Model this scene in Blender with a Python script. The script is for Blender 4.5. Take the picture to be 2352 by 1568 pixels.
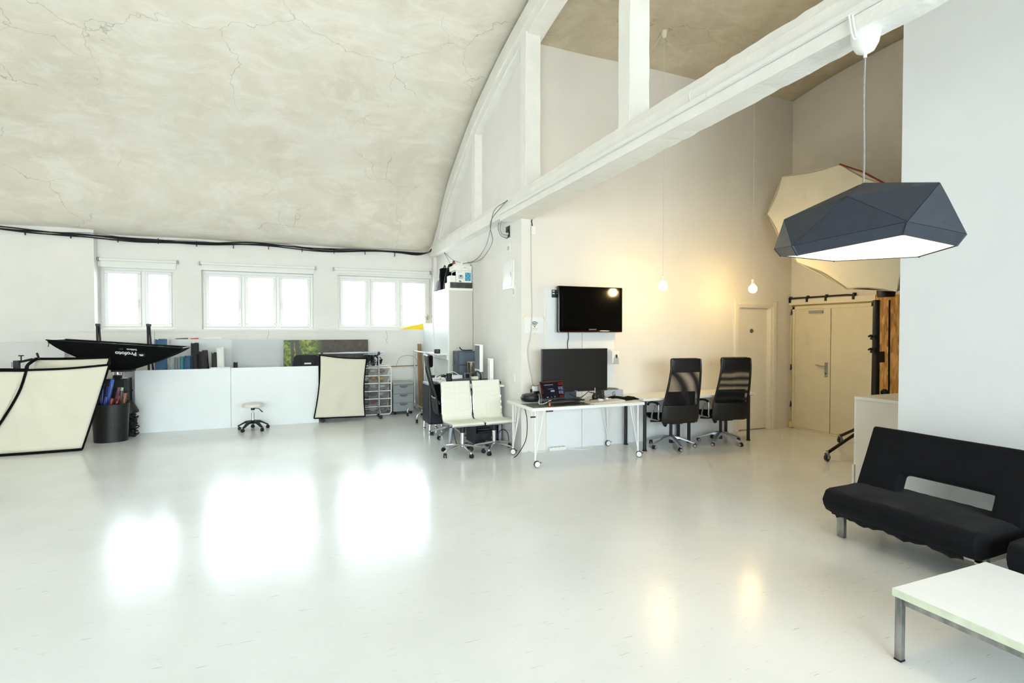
import bpy, bmesh, math, random
from math import sin, cos, pi, radians as R
from mathutils import Vector as V, Matrix
random.seed(7)
S = bpy.context.scene
COL = S.collection
for o in list(bpy.data.objects): bpy.data.objects.remove(o)

# ------------------------------------------------------------------ camera, sky, exposure
cd = bpy.data.cameras.new('camera'); cam = bpy.data.objects.new('camera', cd); COL.objects.link(cam)
cam.location = (0, 0, 1.68); cam.rotation_euler = (R(90 - 1.13), 0, R(-22.21))
cd.lens = 18.75; cd.sensor_width = 36; cd.sensor_fit = 'HORIZONTAL'; cd.clip_start = .05
S.camera = cam
S.view_settings.view_transform = 'Standard'; S.view_settings.look = 'None'
S.view_settings.gamma = 1; S.view_settings.use_curve_mapping = False
S.view_settings.exposure = 0.75
SKY = 17.0
w = bpy.data.worlds.new('sky'); S.world = w; w.use_nodes = True
nt = w.node_tree; bg = nt.nodes['Background']
tc = nt.nodes.new('ShaderNodeTexCoord'); sx = nt.nodes.new('ShaderNodeSeparateXYZ'); rp = nt.nodes.new('ShaderNodeValToRGB')
nt.links.new(tc.outputs['Generated'], sx.inputs[0]); nt.links.new(sx.outputs['Z'], rp.inputs[0]); nt.links.new(rp.outputs[0], bg.inputs[0])
rp.color_ramp.elements[0].position = 0.0; rp.color_ramp.elements[0].color = (.76, .80, .83, 1)
rp.color_ramp.elements[1].position = 0.25; rp.color_ramp.elements[1].color = (.79, .905, 1, 1)
bg.inputs[1].default_value = SKY
S.cycles.use_adaptive_sampling = True; S.cycles.adaptive_threshold = .1; S.cycles.max_bounces = 9; S.cycles.diffuse_bounces = 5; S.cycles.adaptive_min_samples = 12; S.cycles.glossy_bounces = 4; S.cycles.transparent_max_bounces = 12
S.cycles.sample_clamp_indirect = 8; S.cycles.use_denoising = True; S.cycles.caustics_reflective = False; S.cycles.caustics_refractive = False
def portal(x0, x1, z0, z1, y, into):
    l = bpy.data.lights.new('window_portal', 'AREA'); l.shape = 'RECTANGLE'; l.size = x1 - x0; l.size_y = z1 - z0
    l.cycles.is_portal = True
    o = bpy.data.objects.new('window_portal', l); COL.objects.link(o)
    o.location = ((x0 + x1) / 2, y, (z0 + z1) / 2); o.rotation_euler = (R(90 if into > 0 else -90), 0, 0)
WIN = [(-3.25, -2.084), (-1.634, .37), (.846, 2.82)]
WZ0, WZ1 = 1.70, 2.845
BACKWIN = [(-7.6, -5.0), (-4.4, -1.8), (-1.2, 1.4), (2.0, 4.4)]
BZ0, BZ1 = 1.0, 2.9
for a, b in WIN: portal(a, b, WZ0, WZ1, 11.95, -1)
for a, b in BACKWIN: portal(a, b, BZ0, BZ1, -3.72, 1)

# ------------------------------------------------------------------ materials
def lin(c):
    return tuple((x / 12.92 if x <= .04045 else ((x + .055) / 1.055) ** 2.4) for x in c) + (1,)
MATS = {}
def mat(name, col, rough=.5, metal=0, spec=.5, emit=0, ecol=None, noise=0, nscale=8, bump=0, bscale=40, stretch=None, coat=0, sheen=0):
    if name in MATS: return MATS[name]
    m = bpy.data.materials.new(name); m.use_nodes = True; MATS[name] = m
    n = m.node_tree.nodes; L = m.node_tree.links; p = n['Principled BSDF']
    p.inputs['Base Color'].default_value = lin(col); p.inputs['Roughness'].default_value = rough
    p.inputs['Metallic'].default_value = metal; p.inputs['Specular IOR Level'].default_value = spec
    if coat: p.inputs['Coat Weight'].default_value = coat; p.inputs['Coat Roughness'].default_value = .15
    if sheen: p.inputs['Sheen Weight'].default_value = sheen
    if emit: p.inputs['Emission Color'].default_value = lin(ecol or col); p.inputs['Emission Strength'].default_value = emit
    if noise or bump:
        t = n.new('ShaderNodeTexCoord'); src = t.outputs['Object']
        if stretch:
            mp = n.new('ShaderNodeMapping'); mp.inputs['Scale'].default_value = stretch; L.new(src, mp.inputs[0]); src = mp.outputs[0]
        if noise:
            tx = n.new('ShaderNodeTexNoise'); tx.inputs['Scale'].default_value = nscale; tx.inputs['Detail'].default_value = 6; L.new(src, tx.inputs['Vector'])
            cr = n.new('ShaderNodeValToRGB'); cr.color_ramp.elements[0].position = .3; cr.color_ramp.elements[1].position = .7
            cr.color_ramp.elements[0].color = lin(tuple(max(0, c * (1 - noise)) for c in col)); cr.color_ramp.elements[1].color = lin(tuple(min(1, c * (1 + noise * .5)) for c in col))
            L.new(tx.outputs['Fac'], cr.inputs[0]); L.new(cr.outputs[0], p.inputs['Base Color'])
        if bump:
            tb = n.new('ShaderNodeTexNoise'); tb.inputs['Scale'].default_value = bscale; tb.inputs['Detail'].default_value = 4; L.new(src, tb.inputs['Vector'])
            b = n.new('ShaderNodeBump'); b.inputs['Strength'].default_value = bump; b.inputs['Distance'].default_value = .02
            L.new(tb.outputs['Fac'], b.inputs['Height']); L.new(b.outputs[0], p.inputs['Normal'])
    return m

def plaster(name, base, dark, light, crack=(.42, .40, .36)):
    m = bpy.data.materials.new(name); m.use_nodes = True
    n = m.node_tree.nodes; L = m.node_tree.links; p = n['Principled BSDF']; p.inputs['Roughness'].default_value = .85; p.inputs['Specular IOR Level'].default_value = .2
    t = n.new('ShaderNodeTexCoord')
    def noise(scale, detail, stretch=(1, 1, 1), dist=0, rough=.6):
        mp = n.new('ShaderNodeMapping'); mp.inputs['Scale'].default_value = stretch; L.new(t.outputs['Object'], mp.inputs[0])
        x = n.new('ShaderNodeTexNoise'); x.inputs['Scale'].default_value = scale; x.inputs['Detail'].default_value = detail; x.inputs['Roughness'].default_value = rough; x.inputs['Distortion'].default_value = dist
        L.new(mp.outputs[0], x.inputs['Vector']); return x.outputs['Fac']
    def ramp(src, stops):
        r = n.new('ShaderNodeValToRGB'); e = r.color_ramp.elements
        while len(e) < len(stops): e.new(.5)
        for i, (a, c) in enumerate(stops): e[i].position = a; e[i].color = lin(c)
        L.new(src, r.inputs[0]); return r.outputs[0]
    def mix(f, a, b, mode='MIX'):
        x = n.new('ShaderNodeMix'); x.data_type = 'RGBA'; x.blend_type = mode
        if isinstance(f, float): x.inputs[0].default_value = f
        else: L.new(f, x.inputs[0])
        L.new(a, x.inputs[6]); L.new(b, x.inputs[7]); return x.outputs[2]
    big = ramp(noise(.9, 8, (1, 1, 1), .6, .65), [(.3, dark), (.5, base), (.68, light)])
    warm = ramp(noise(.55, 5, (1.3, .8, 1), 1.0), [(.35, (.80, .80, .75)), (.6, (.86, .80, .76)), (.75, (.84, .80, .66))])
    a = mix(.25, big, warm)
    streak = ramp(noise(1.7, 9, (.8, 1.7, 1.2), .7, .72), [(.48, (0, 0, 0)), (.62, (1, 1, 1))])
    lt = n.new('ShaderNodeRGB'); lt.outputs[0].default_value = lin(light)
    fm = n.new('ShaderNodeMath'); fm.operation = 'MULTIPLY'; fm.inputs[1].default_value = .55
    L.new(streak, fm.inputs[0]); a = mix(fm.outputs[0], a, lt.outputs[0])
    # cracks: edges of a distorted voronoi, broken up by a noise
    dn = n.new('ShaderNodeTexNoise'); dn.inputs['Scale'].default_value = 1.6; dn.inputs['Detail'].default_value = 6; L.new(t.outputs['Object'], dn.inputs['Vector'])
    va = n.new('ShaderNodeVectorMath'); va.operation = 'MULTIPLY_ADD'; va.inputs[1].default_value = (.9, .9, .9); L.new(dn.outputs['Color'], va.inputs[0]); L.new(t.outputs['Object'], va.inputs[2])
    vo = n.new('ShaderNodeTexVoronoi'); vo.feature = 'DISTANCE_TO_EDGE'; vo.inputs['Scale'].default_value = .62; L.new(va.outputs[0], vo.inputs['Vector'])
    ce = ramp(vo.outputs['Distance'], [(.0, (1, 1, 1)), (.0042, (0, 0, 0))])
    br = ramp(noise(.8, 3), [(.47, (0, 0, 0)), (.56, (1, 1, 1))])
    cm = n.new('ShaderNodeMath'); cm.operation = 'MULTIPLY'; L.new(ce, cm.inputs[0]); L.new(br, cm.inputs[1])
    cm2 = n.new('ShaderNodeMath'); cm2.operation = 'MULTIPLY'; cm2.inputs[1].default_value = .55; L.new(cm.outputs[0], cm2.inputs[0])
    cc = n.new('ShaderNodeRGB'); cc.outputs[0].default_value = lin(crack)
    a = mix(cm2.outputs[0], a, cc.outputs[0])
    L.new(a, p.inputs['Base Color'])
    b = n.new('ShaderNodeBump'); b.inputs['Strength'].default_value = .12; b.inputs['Distance'].default_value = .03
    L.new(noise(6, 8, (1, 1.2, 1), .3, .7), b.inputs['Height']); L.new(b.outputs[0], p.inputs['Normal'])
    return m
M_ceil = plaster('ceiling_plaster', (.94, .91, .845), (.885, .85, .785), (.975, .955, .91), (.58, .56, .51))
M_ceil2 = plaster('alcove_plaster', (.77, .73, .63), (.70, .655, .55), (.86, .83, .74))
M_wall = mat('wall_paint', (.935, .925, .905), .75, spec=.25, noise=.012, nscale=3, bump=.05, bscale=60)
M_beam = mat('beam_paint', (.945, .94, .915), .7, spec=.25, noise=.02, nscale=5, bump=.25, bscale=28)
M_alc = mat('alcove_paint', (.92, .905, .875), .75, spec=.25, noise=.01, nscale=3)
M_panel = mat('panel_white', (.93, .94, .945), .45, noise=.008, nscale=4)
M_white = mat('white_gloss', (.94, .94, .93), .3)
M_whitem = mat('white_matte', (.93, .93, .91), .6)
M_cream = mat('cream_fabric', (.875, .855, .78), .85, spec=.2, noise=.015, nscale=3, bump=.06, bscale=12)
M_black = mat('black_plastic', (.062, .062, .067), .45)
M_blackm = mat('black_cloth', (.05, .05, .055), .9, spec=.15, noise=.25, nscale=60)
M_blackg = mat('black_gloss', (.02, .018, .02), .08)
M_rubber = mat('dark_rubber', (.11, .11, .12), .6)
M_dgrey = mat('dark_grey', (.20, .21, .23), .5)
M_navy = mat('navy_shell', (.13, .145, .18), .4)
M_grey = mat('grey_lacquer', (.60, .62, .63), .45)
M_alu = mat('brushed_aluminium', (.66, .68, .71), .38, .6)
M_steel = mat('tube_steel', (.66, .67, .69), .3, .8)
M_chrome = mat('chrome', (.85, .85, .86), .12, 1)
M_wornsteel = mat('worn_steel', (.62, .62, .61), .34, .9, noise=.25, nscale=18, stretch=(1, 1, .4))
M_wood = mat('bare_wood', (.62, .50, .35), .6, noise=.2, nscale=6, stretch=(8, 8, .6))
M_doorw = mat('door_paint', (.925, .905, .85), .5, noise=.01, nscale=2)
M_doorm = mat('metal_door_paint', (.90, .87, .78), .5, noise=.02, nscale=4)
M_foam = mat('sealing_foam', (.88, .80, .55), .9, bump=.5, bscale=60)
M_blue = mat('blue_roll', (.27, .42, .56), .55)
M_navyroll = mat('navy_roll', (.20, .26, .50), .5)
M_teal = mat('teal_roll', (.35, .62, .68), .45)
M_yellow = mat('yellow_card', (.98, .86, .10), .5)
M_red = mat('red_print', (.82, .20, .17), .5)
M_sofa = mat('sofa_fabric', (.085, .088, .102), .95, spec=.1, noise=.12, nscale=300, bump=.1, bscale=400, sheen=.04)
M_lamp = mat('lamp_card', (.175, .20, .245), .55, spec=.4, noise=.06, nscale=30)
M_lampin = mat('lamp_inside', (.97, .95, .90), .7)
M_bulb = mat('lit_globe', (1, .95, .85), .3, emit=100, ecol=(1, .85, .56))
M_bulb2 = mat('lit_bulb', (1, .95, .88), .3, emit=60, ecol=(1, .86, .66))
M_led = mat('led_white', (1, 1, 1), .3, emit=2)
M_mesh_dark = None

def floor_mat():
    m = bpy.data.materials.new('epoxy_floor'); m.use_nodes = True
    n = m.node_tree.nodes; L = m.node_tree.links; p = n['Principled BSDF']
    t = n.new('ShaderNodeTexCoord')
    def nz(scale, stretch=(1, 1, 1), rot=0, detail=5, dist=0):
        mp = n.new('ShaderNodeMapping'); mp.inputs['Scale'].default_value = stretch; mp.inputs['Rotation'].default_value = (0, 0, rot); L.new(t.outputs['Object'], mp.inputs[0])
        x = n.new('ShaderNodeTexNoise'); x.inputs['Scale'].default_value = scale; x.inputs['Detail'].default_value = detail; x.inputs['Distortion'].default_value = dist; L.new(mp.outputs[0], x.inputs['Vector']); return x.outputs['Fac']
    def rmp(src, a, b, c0=(0, 0, 0), c1=(1, 1, 1)):
        r = n.new('ShaderNodeValToRGB'); r.color_ramp.elements[0].position = a; r.color_ramp.elements[1].position = b
        r.color_ramp.elements[0].color = lin(c0); r.color_ramp.elements[1].color = lin(c1); L.new(src, r.inputs[0]); return r.outputs[0]
    base = rmp(nz(.8), .35, .65, (.885, .89, .885), (.918, .925, .922))
    cur = base
    # scuffs: sparse long thin streaks at three angles
    for sc, ang, lo in ((5, .5, 0.700), (6, 1.9, 0.705), (4, -0.35, 0.700), (7, 2.7, 0.710)):
        s = rmp(nz(sc, (1, 26, 1), ang, 1.5), lo, lo + .03)
        k = rmp(nz(9, (1, 1, 1), ang, 2), .52, .62)
        mu = n.new('ShaderNodeMath'); mu.operation = 'MULTIPLY'; L.new(s, mu.inputs[0]); L.new(k, mu.inputs[1])
        mu2 = n.new('ShaderNodeMath'); mu2.operation = 'MULTIPLY'; mu2.inputs[1].default_value = .5; L.new(mu.outputs[0], mu2.inputs[0])
        x = n.new('ShaderNodeMix'); x.data_type = 'RGBA'; L.new(mu2.outputs[0], x.inputs[0]); L.new(cur, x.inputs[6]); x.inputs[7].default_value = lin((.42, .41, .39)); cur = x.outputs[2]
    L.new(cur, p.inputs['Base Color'])
    rr = n.new('ShaderNodeMapRange'); rr.inputs[3].default_value = .16; rr.inputs[4].default_value = .26; L.new(nz(2.2, (1, 1, 1), 0, 6), rr.inputs[0]); L.new(rr.outputs[0], p.inputs['Roughness'])
    p.inputs['Specular IOR Level'].default_value = .34
    b = n.new('ShaderNodeBump'); b.inputs['Strength'].default_value = .06; b.inputs['Distance'].default_value = .02; L.new(nz(2.5), b.inputs['Height']); L.new(b.outputs[0], p.inputs['Normal'])
    return m
M_floor = floor_mat()

def clear_mat(name, tint, alpha, rough=.05, wave=None):
    """see-through film, glass or mesh: part transparent, part surface"""
    m = bpy.data.materials.new(name); m.use_nodes = True
    n = m.node_tree.nodes; L = m.node_tree.links; p = n['Principled BSDF']; out = n['Material Output']
    p.inputs['Base Color'].default_value = lin(tint); p.inputs['Roughness'].default_value = rough
    tr = n.new('ShaderNodeBsdfTransparent'); mx = n.new('ShaderNodeMixShader'); mx.inputs[0].default_value = alpha
    L.new(tr.outputs[0], mx.inputs[1]); L.new(p.outputs[0], mx.inputs[2]); L.new(mx.outputs[0], out.inputs[0])
    if wave:
        t = n.new('ShaderNodeTexCoord'); wv = n.new('ShaderNodeTexWave'); wv.inputs['Scale'].default_value = wave[0]; wv.inputs['Distortion'].default_value = wave[1]; wv.inputs['Detail'].default_value = 1; wv.inputs['Detail Scale'].default_value = .6
        wv.bands_direction = wave[2]
        L.new(t.outputs['Object'], wv.inputs['Vector']); mr = n.new('ShaderNodeMapRange'); mr.inputs[3].default_value = alpha - .22; mr.inputs[4].default_value = min(1, alpha + .2)
        L.new(wv.outputs['Fac'], mr.inputs[0]); L.new(mr.outputs[0], mx.inputs[0])
    return m
def glass_mat():
    m = bpy.data.materials.new('window_glass'); m.use_nodes = True
    n = m.node_tree.nodes; L = m.node_tree.links; out = n['Material Output']
    tr = n.new('ShaderNodeBsdfTransparent'); tr.inputs[0].default_value = (.95, .97, .96, 1); gl = n.new('ShaderNodeBsdfGlossy'); gl.inputs['Roughness'].default_value = .02
    f = n.new('ShaderNodeFresnel'); f.inputs[0].default_value = 1.45; mx = n.new('ShaderNodeMixShader')
    L.new(f.outputs[0], mx.inputs[0]); L.new(tr.outputs[0], mx.inputs[1]); L.new(gl.outputs[0], mx.inputs[2]); L.new(mx.outputs[0], out.inputs[0]); return m
M_glass = glass_mat()
M_meshA = clear_mat('chair_mesh', (.05, .05, .05), .80, .7, (2.2, 6, 'DIAGONAL'))
M_meshB = clear_mat('chair_mesh_curved', (.05, .05, .05), .80, .7, (3.0, 4, 'Z'))
M_film = clear_mat('clear_film', (.90, .92, .93), .30, .55)
M_wire = clear_mat('wire_mesh', (.55, .55, .55), .30, .5)

def osb_mat():
    m = bpy.data.materials.new('strand_board'); m.use_nodes = True
    n = m.node_tree.nodes; L = m.node_tree.links; p = n['Principled BSDF']; p.inputs['Roughness'].default_value = .6
    t = n.new('ShaderNodeTexCoord'); cur = None
    for i, (sc, rot) in enumerate(((30, .6), (36, 1.9), (26, 2.7))):
        mp = n.new('ShaderNodeMapping'); mp.inputs['Rotation'].default_value = (rot, 0, 0); mp.inputs['Scale'].default_value = (1, 1.15, .22); L.new(t.outputs['Object'], mp.inputs[0])
        vo = n.new('ShaderNodeTexVoronoi'); vo.inputs['Scale'].default_value = sc; L.new(mp.outputs[0], vo.inputs['Vector'])
        r = n.new('ShaderNodeValToRGB'); r.color_ramp.elements[0].color = lin((.52, .36, .18)); r.color_ramp.elements[1].color = lin((.90, .72, .44)); e = r.color_ramp.elements.new(.5); e.color = lin((.76, .56, .30))
        sp = n.new('ShaderNodeSeparateColor'); L.new(vo.outputs['Color'], sp.inputs[0]); L.new(sp.outputs[0], r.inputs[0])
        if cur is None: cur = r.outputs[0]
        else:
            x = n.new('ShaderNodeMix'); x.data_type = 'RGBA'; L.new(sp.outputs[1], x.inputs[0]); L.new(cur, x.inputs[6]); L.new(r.outputs[0], x.inputs[7]); cur = x.outputs[2]
    L.new(cur, p.inputs['Base Color']); return m
M_osb = osb_mat()
def paint_mat():
    """loose woodland painting: dark trunks, yellow green clearing on one side, brown dark on the other (x is 0..1 across)"""
    m = bpy.data.materials.new('woodland_canvas'); m.use_nodes = True
    n = m.node_tree.nodes; L = m.node_tree.links; p = n['Principled BSDF']; p.inputs['Roughness'].default_value = .5
    t = n.new('ShaderNodeTexCoord'); sp = n.new('ShaderNodeSeparateXYZ'); L.new(t.outputs['Generated'], sp.inputs[0])
    nz = n.new('ShaderNodeTexNoise'); nz.inputs['Scale'].default_value = 13; nz.inputs['Detail'].default_value = 10; nz.inputs['Roughness'].default_value = .65; nz.inputs['Distortion'].default_value = .8; L.new(t.outputs['Object'], nz.inputs['Vector'])
    g = n.new('ShaderNodeValToRGB'); e = g.color_ramp.elements; e[0].position = .36; e[0].color = lin((.22, .30, .17)); e[1].position = .5; e[1].color = lin((.42, .52, .22)); k = e.new(.6); k.color = lin((.70, .72, .25)); k = e.new(.7); k.color = lin((.55, .45, .40))
    L.new(nz.outputs['Fac'], g.inputs[0])
    d = n.new('ShaderNodeValToRGB'); e = d.color_ramp.elements; e[0].position = .3; e[0].color = lin((.20, .18, .165)); e[1].position = .7; e[1].color = lin((.36, .32, .27)); L.new(nz.outputs['Fac'], d.inputs[0])
    ad = n.new('ShaderNodeMath'); ad.operation = 'MULTIPLY_ADD'; ad.inputs[1].default_value = .25; L.new(nz.outputs['Fac'], ad.inputs[0]); L.new(sp.outputs['X'], ad.inputs[2])
    st = n.new('ShaderNodeMapRange'); st.inputs[1].default_value = .47; st.inputs[2].default_value = .58; L.new(ad.outputs[0], st.inputs[0])
    x = n.new('ShaderNodeMix'); x.data_type = 'RGBA'; L.new(st.outputs[0], x.inputs[0]); L.new(g.outputs[0], x.inputs[6]); L.new(d.outputs[0], x.inputs[7]); cur = x.outputs[2]
    for c, wd, lean in ((.10, .018, .03), (.165, .026, .09)):
        a = n.new('ShaderNodeMath'); a.operation = 'MULTIPLY_ADD'; a.inputs[1].default_value = lean; L.new(sp.outputs['Z'], a.inputs[0]); L.new(sp.outputs['X'], a.inputs[2])
        a3 = n.new('ShaderNodeMath'); a3.operation = 'MULTIPLY_ADD'; a3.inputs[1].default_value = .06; L.new(nz.outputs['Fac'], a3.inputs[0]); L.new(a.outputs[0], a3.inputs[2])
        b = n.new('ShaderNodeMath'); b.operation = 'SUBTRACT'; b.inputs[1].default_value = c + lean * .8 + .03; L.new(a3.outputs[0], b.inputs[0])
        c2 = n.new('ShaderNodeMath'); c2.operation = 'ABSOLUTE'; L.new(b.outputs[0], c2.inputs[0])
        f = n.new('ShaderNodeMath'); f.operation = 'LESS_THAN'; f.inputs[1].default_value = wd; L.new(c2.outputs[0], f.inputs[0])
        x = n.new('ShaderNodeMix'); x.data_type = 'RGBA'; L.new(f.outputs[0], x.inputs[0]); L.new(cur, x.inputs[6]); x.inputs[7].default_value = lin((.33, .32, .28)); cur = x.outputs[2]
    L.new(cur, p.inputs['Base Color']); return m

# ------------------------------------------------------------------ mesh builder
class MB:
    def __init__(s): s.v = []; s.f = []; s.sm = []
    def add(s, vs, fs, smooth=False):
        k = len(s.v); s.v += [V(p) for p in vs]; s.f += [tuple(i + k for i in f) for f in fs]; s.sm += [smooth] * len(fs); return s
    def bx(s, x0, x1, y0, y1, z0, z1, rz=0, rx=0, ry=0, piv=None):
        c = [(x, y, z) for z in (z0, z1) for y in (y0, y1) for x in (x0, x1)]
        if rz or rx or ry:
            pv = V(piv) if piv else V(((x0 + x1) / 2, (y0 + y1) / 2, (z0 + z1) / 2))
            q = Matrix.Rotation(rz, 3, 'Z') @ Matrix.Rotation(ry, 3, 'Y') @ Matrix.Rotation(rx, 3, 'X')
            c = [q @ (V(p) - pv) + pv for p in c]
        return s.add(c, [(0, 2, 3, 1), (4, 5, 7, 6), (0, 1, 5, 4), (2, 6, 7, 3), (0, 4, 6, 2), (1, 3, 7, 5)])
    def box(s, c, d, **k):
        return s.bx(c[0] - d[0] / 2, c[0] + d[0] / 2, c[1] - d[1] / 2, c[1] + d[1] / 2, c[2] - d[2] / 2, c[2] + d[2] / 2, **k)
    def tube(s, pts, r, n=8, caps=True, closed=False, flat=1.0):
        pts = [V(p) for p in pts]; rs = r if isinstance(r, (list, tuple)) else [r] * len(pts); N = len(pts); rings = []
        up = None
        for i, p in enumerate(pts):
            if closed: d = pts[(i + 1) % N] - pts[i - 1]
            else: d = pts[min(i + 1, N - 1)] - pts[max(i - 1, 0)]
            d = d.normalized() if d.length > 1e-9 else V((0, 0, 1))
            if up is None: up = V((0, 0, 1)) if abs(d.z) < .9 else V((1, 0, 0))
            a = d.cross(up)
            if a.length < 1e-4: a = d.cross(V((1, .3, .2)))
            a.normalize(); b = a.cross(d).normalized(); up = b
            rings.append([p + (a * cos(2 * pi * j / n) + b * sin(2 * pi * j / n) * flat) * rs[i] for j in range(n)])
        vs = [q for ring in rings for q in ring]; fs = []
        for i in range(N if closed else N - 1):
            for j in range(n):
                a = i * n + j; b = i * n + (j + 1) % n; i2 = ((i + 1) % N) * n
                fs.append((a, b, i2 + (j + 1) % n, i2 + j))
        s.add(vs, fs, True)
        if caps and not closed:
            k = len(s.v) - len(vs); s.f += [tuple(k + j for j in range(n))[::-1], tuple(k + (N - 1) * n + j for j in range(n))]; s.sm += [False, False]
        return s
    def cyl(s, p0, p1, r0, r1=None, n=16): return s.tube([p0, p1], [r0, r1 if r1 is not None else r0], n)
    def lathe(s, prof, c=(0, 0, 0), n=20, axis='Z', caps=True):
        vs = []; c = V(c)
        for r, h in prof:
            for j in range(n):
                a = 2 * pi * j / n; p = (r * cos(a), r * sin(a), h)
                if axis == 'Y': p = (p[0], p[2], p[1])
                if axis == 'X': p = (p[2], p[0], p[1])
                vs.append(c + V(p))
        fs = [(i * n + j, i * n + (j + 1) % n, (i + 1) * n + (j + 1) % n, (i + 1) * n + j) for i in range(len(prof) - 1) for j in range(n)]
        k = len(s.v); s.add(vs, fs, True)
        if caps: s.f += [tuple(k + j for j in range(n))[::-1], tuple(k + (len(prof) - 1) * n + j for j in range(n))]; s.sm += [False, False]
        return s
    def sph(s, c, r, n=16, m=10, sc=(1, 1, 1)):
        prof = [(max(1e-4, sin(pi * i / m)), -cos(pi * i / m)) for i in range(m + 1)]
        vs = [V(c) + V((q[0] * cos(2 * pi * j / n) * r * sc[0], q[0] * sin(2 * pi * j / n) * r * sc[1], q[1] * r * sc[2])) for q in prof for j in range(n)]
        return s.add(vs, [(i * n + j, i * n + (j + 1) % n, (i + 1) * n + (j + 1) % n, (i + 1) * n + j) for i in range(m) for j in range(n)], True)
    def grid(s, fn, nu, nv, smooth=True):
        vs = [fn(i / nu, j / nv) for i in range(nu + 1) for j in range(nv + 1)]
        return s.add(vs, [(i * (nv + 1) + j, (i + 1) * (nv + 1) + j, (i + 1) * (nv + 1) + j + 1, i * (nv + 1) + j + 1) for i in range(nu) for j in range(nv)], smooth)
    def prism(s, poly, a, b, axis='X', smooth=False):
        """poly of 2-D points swept from a to b along axis"""
        def P(p, h): return {'X': (h, p[0], p[1]), 'Y': (p[0], h, p[1]), 'Z': (p[0], p[1], h)}[axis]
        N = len(poly); vs = [P(p, a) for p in poly] + [P(p, b) for p in poly]
        s.add(vs, [(i, (i + 1) % N, N + (i + 1) % N, N + i) for i in range(N)], smooth)
        k = len(s.v) - 2 * N; s.f += [tuple(k + i for i in range(N))[::-1], tuple(k + N + i for i in range(N))]; s.sm += [False, False]
        return s
    def build(s, name, m, parent=None, bevel=0, solid=0, sub=0, off=-1, seg=2, recalc=True):
        me = bpy.data.meshes.new(name); me.from_pydata([tuple(p) for p in s.v], [], s.f)
        me.polygons.foreach_set('use_smooth', s.sm)
        if recalc:
            b = bmesh.new(); b.from_mesh(me); bmesh.ops.recalc_face_normals(b, faces=b.faces); b.to_mesh(me); b.free()
        if any(s.sm): me.set_sharp_from_angle(angle=R(42))
        me.materials.append(m); o = bpy.data.objects.new(name, me); COL.objects.link(o)
        if parent: o.parent = parent
        if solid: q = o.modifiers.new('solidify', 'SOLIDIFY'); q.thickness = solid; q.offset = off
        if sub: q = o.modifiers.new('subsurf', 'SUBSURF'); q.levels = q.render_levels = sub
        if bevel: q = o.modifiers.new('bevel', 'BEVEL'); q.width = bevel; q.segments = seg; q.limit_method = 'ANGLE'; q.angle_limit = R(50)
        return o
def tag(o, label, cat, group=None):
    o['label'] = label; o['category'] = cat
    if group: o['group'] = group
    return o
def thing(name, label, cat, loc=(0, 0, 0), rz=0, group=None, rot=None):
    o = bpy.data.objects.new(name, None); COL.objects.link(o); o.location = loc; o.rotation_euler = rot or (0, 0, rz); o.empty_display_size = .1
    return tag(o, label, cat, group)
def struct(o): o['kind'] = 'structure'; return o
def group_struct(name, loc=(0, 0, 0)):
    o = bpy.data.objects.new(name, None); COL.objects.link(o); o.location = loc; o['kind'] = 'structure'; return o
def dup(root, loc, rz=0, label=None):
    r = root.copy(); COL.objects.link(r); r.location = loc; r.rotation_euler = (0, 0, rz)
    if label: r['label'] = label
    for ch in list(root.children):
        c = ch.copy(); COL.objects.link(c); c.parent = r
        for g in list(ch.children):
            d = g.copy(); COL.objects.link(d); d.parent = c
    return r
def text(body, size, loc, rot, m, parent, name='lettering', ext=.0006, align='CENTER', bold=0):
    c = bpy.data.curves.new(name, 'FONT'); c.body = body; c.size = size; c.align_x = align; c.align_y = 'CENTER'; c.extrude = ext; c.offset = bold; c.resolution_u = 3
    q = bpy.data.objects.new('tmp', c); COL.objects.link(q); bpy.context.view_layer.update()
    me = bpy.data.meshes.new_from_object(q.evaluated_get(bpy.context.evaluated_depsgraph_get())); bpy.data.objects.remove(q); me.name = name
    me.materials.clear(); me.materials.append(m)
    o = bpy.data.objects.new(name, me); COL.objects.link(o); o.location = loc; o.rotation_euler = rot
    if parent: o.parent = parent
    return o
def arc(c, r, a0, a1, n, plane='XZ'):
    out = []
    for i in range(n + 1):
        a = a0 + (a1 - a0) * i / n; x, y = r * cos(a), r * sin(a)
        out.append({'XZ': (c[0] + x, c[1], c[2] + y), 'XY': (c[0] + x, c[1] + y, c[2]), 'YZ': (c[0], c[1] + x, c[2] + y)}[plane])
    return out
def bez(p, n=16):
    """smooth curve through points"""
    p = [V(q) for q in p]; out = []
    for i in range(len(p) - 1):
        a = p[max(i - 1, 0)]; b = p[i]; c = p[i + 1]; d = p[min(i + 2, len(p) - 1)]
        for k in range(n):
            t = k / n
            out.append(.5 * ((2 * b) + (c - a) * t + (2 * a - 5 * b + 4 * c - d) * t * t + (3 * b - a - 3 * c + d) * t ** 3))
    out.append(p[-1]); return out

# ------------------------------------------------------------------ the setting
XL, XR, YN, YF = -9.0, 8.0, -3.5, 11.68      # inside faces: left wall, door wall, near wall, far wall
PX = 2.9                                     # partition face
TY = 6.76                                    # alcove (television) wall face
struct(MB().bx(XL - .3, XR + .3, YN - .3, YF + .4, -.2, 0).build('floor', M_floor))

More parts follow.
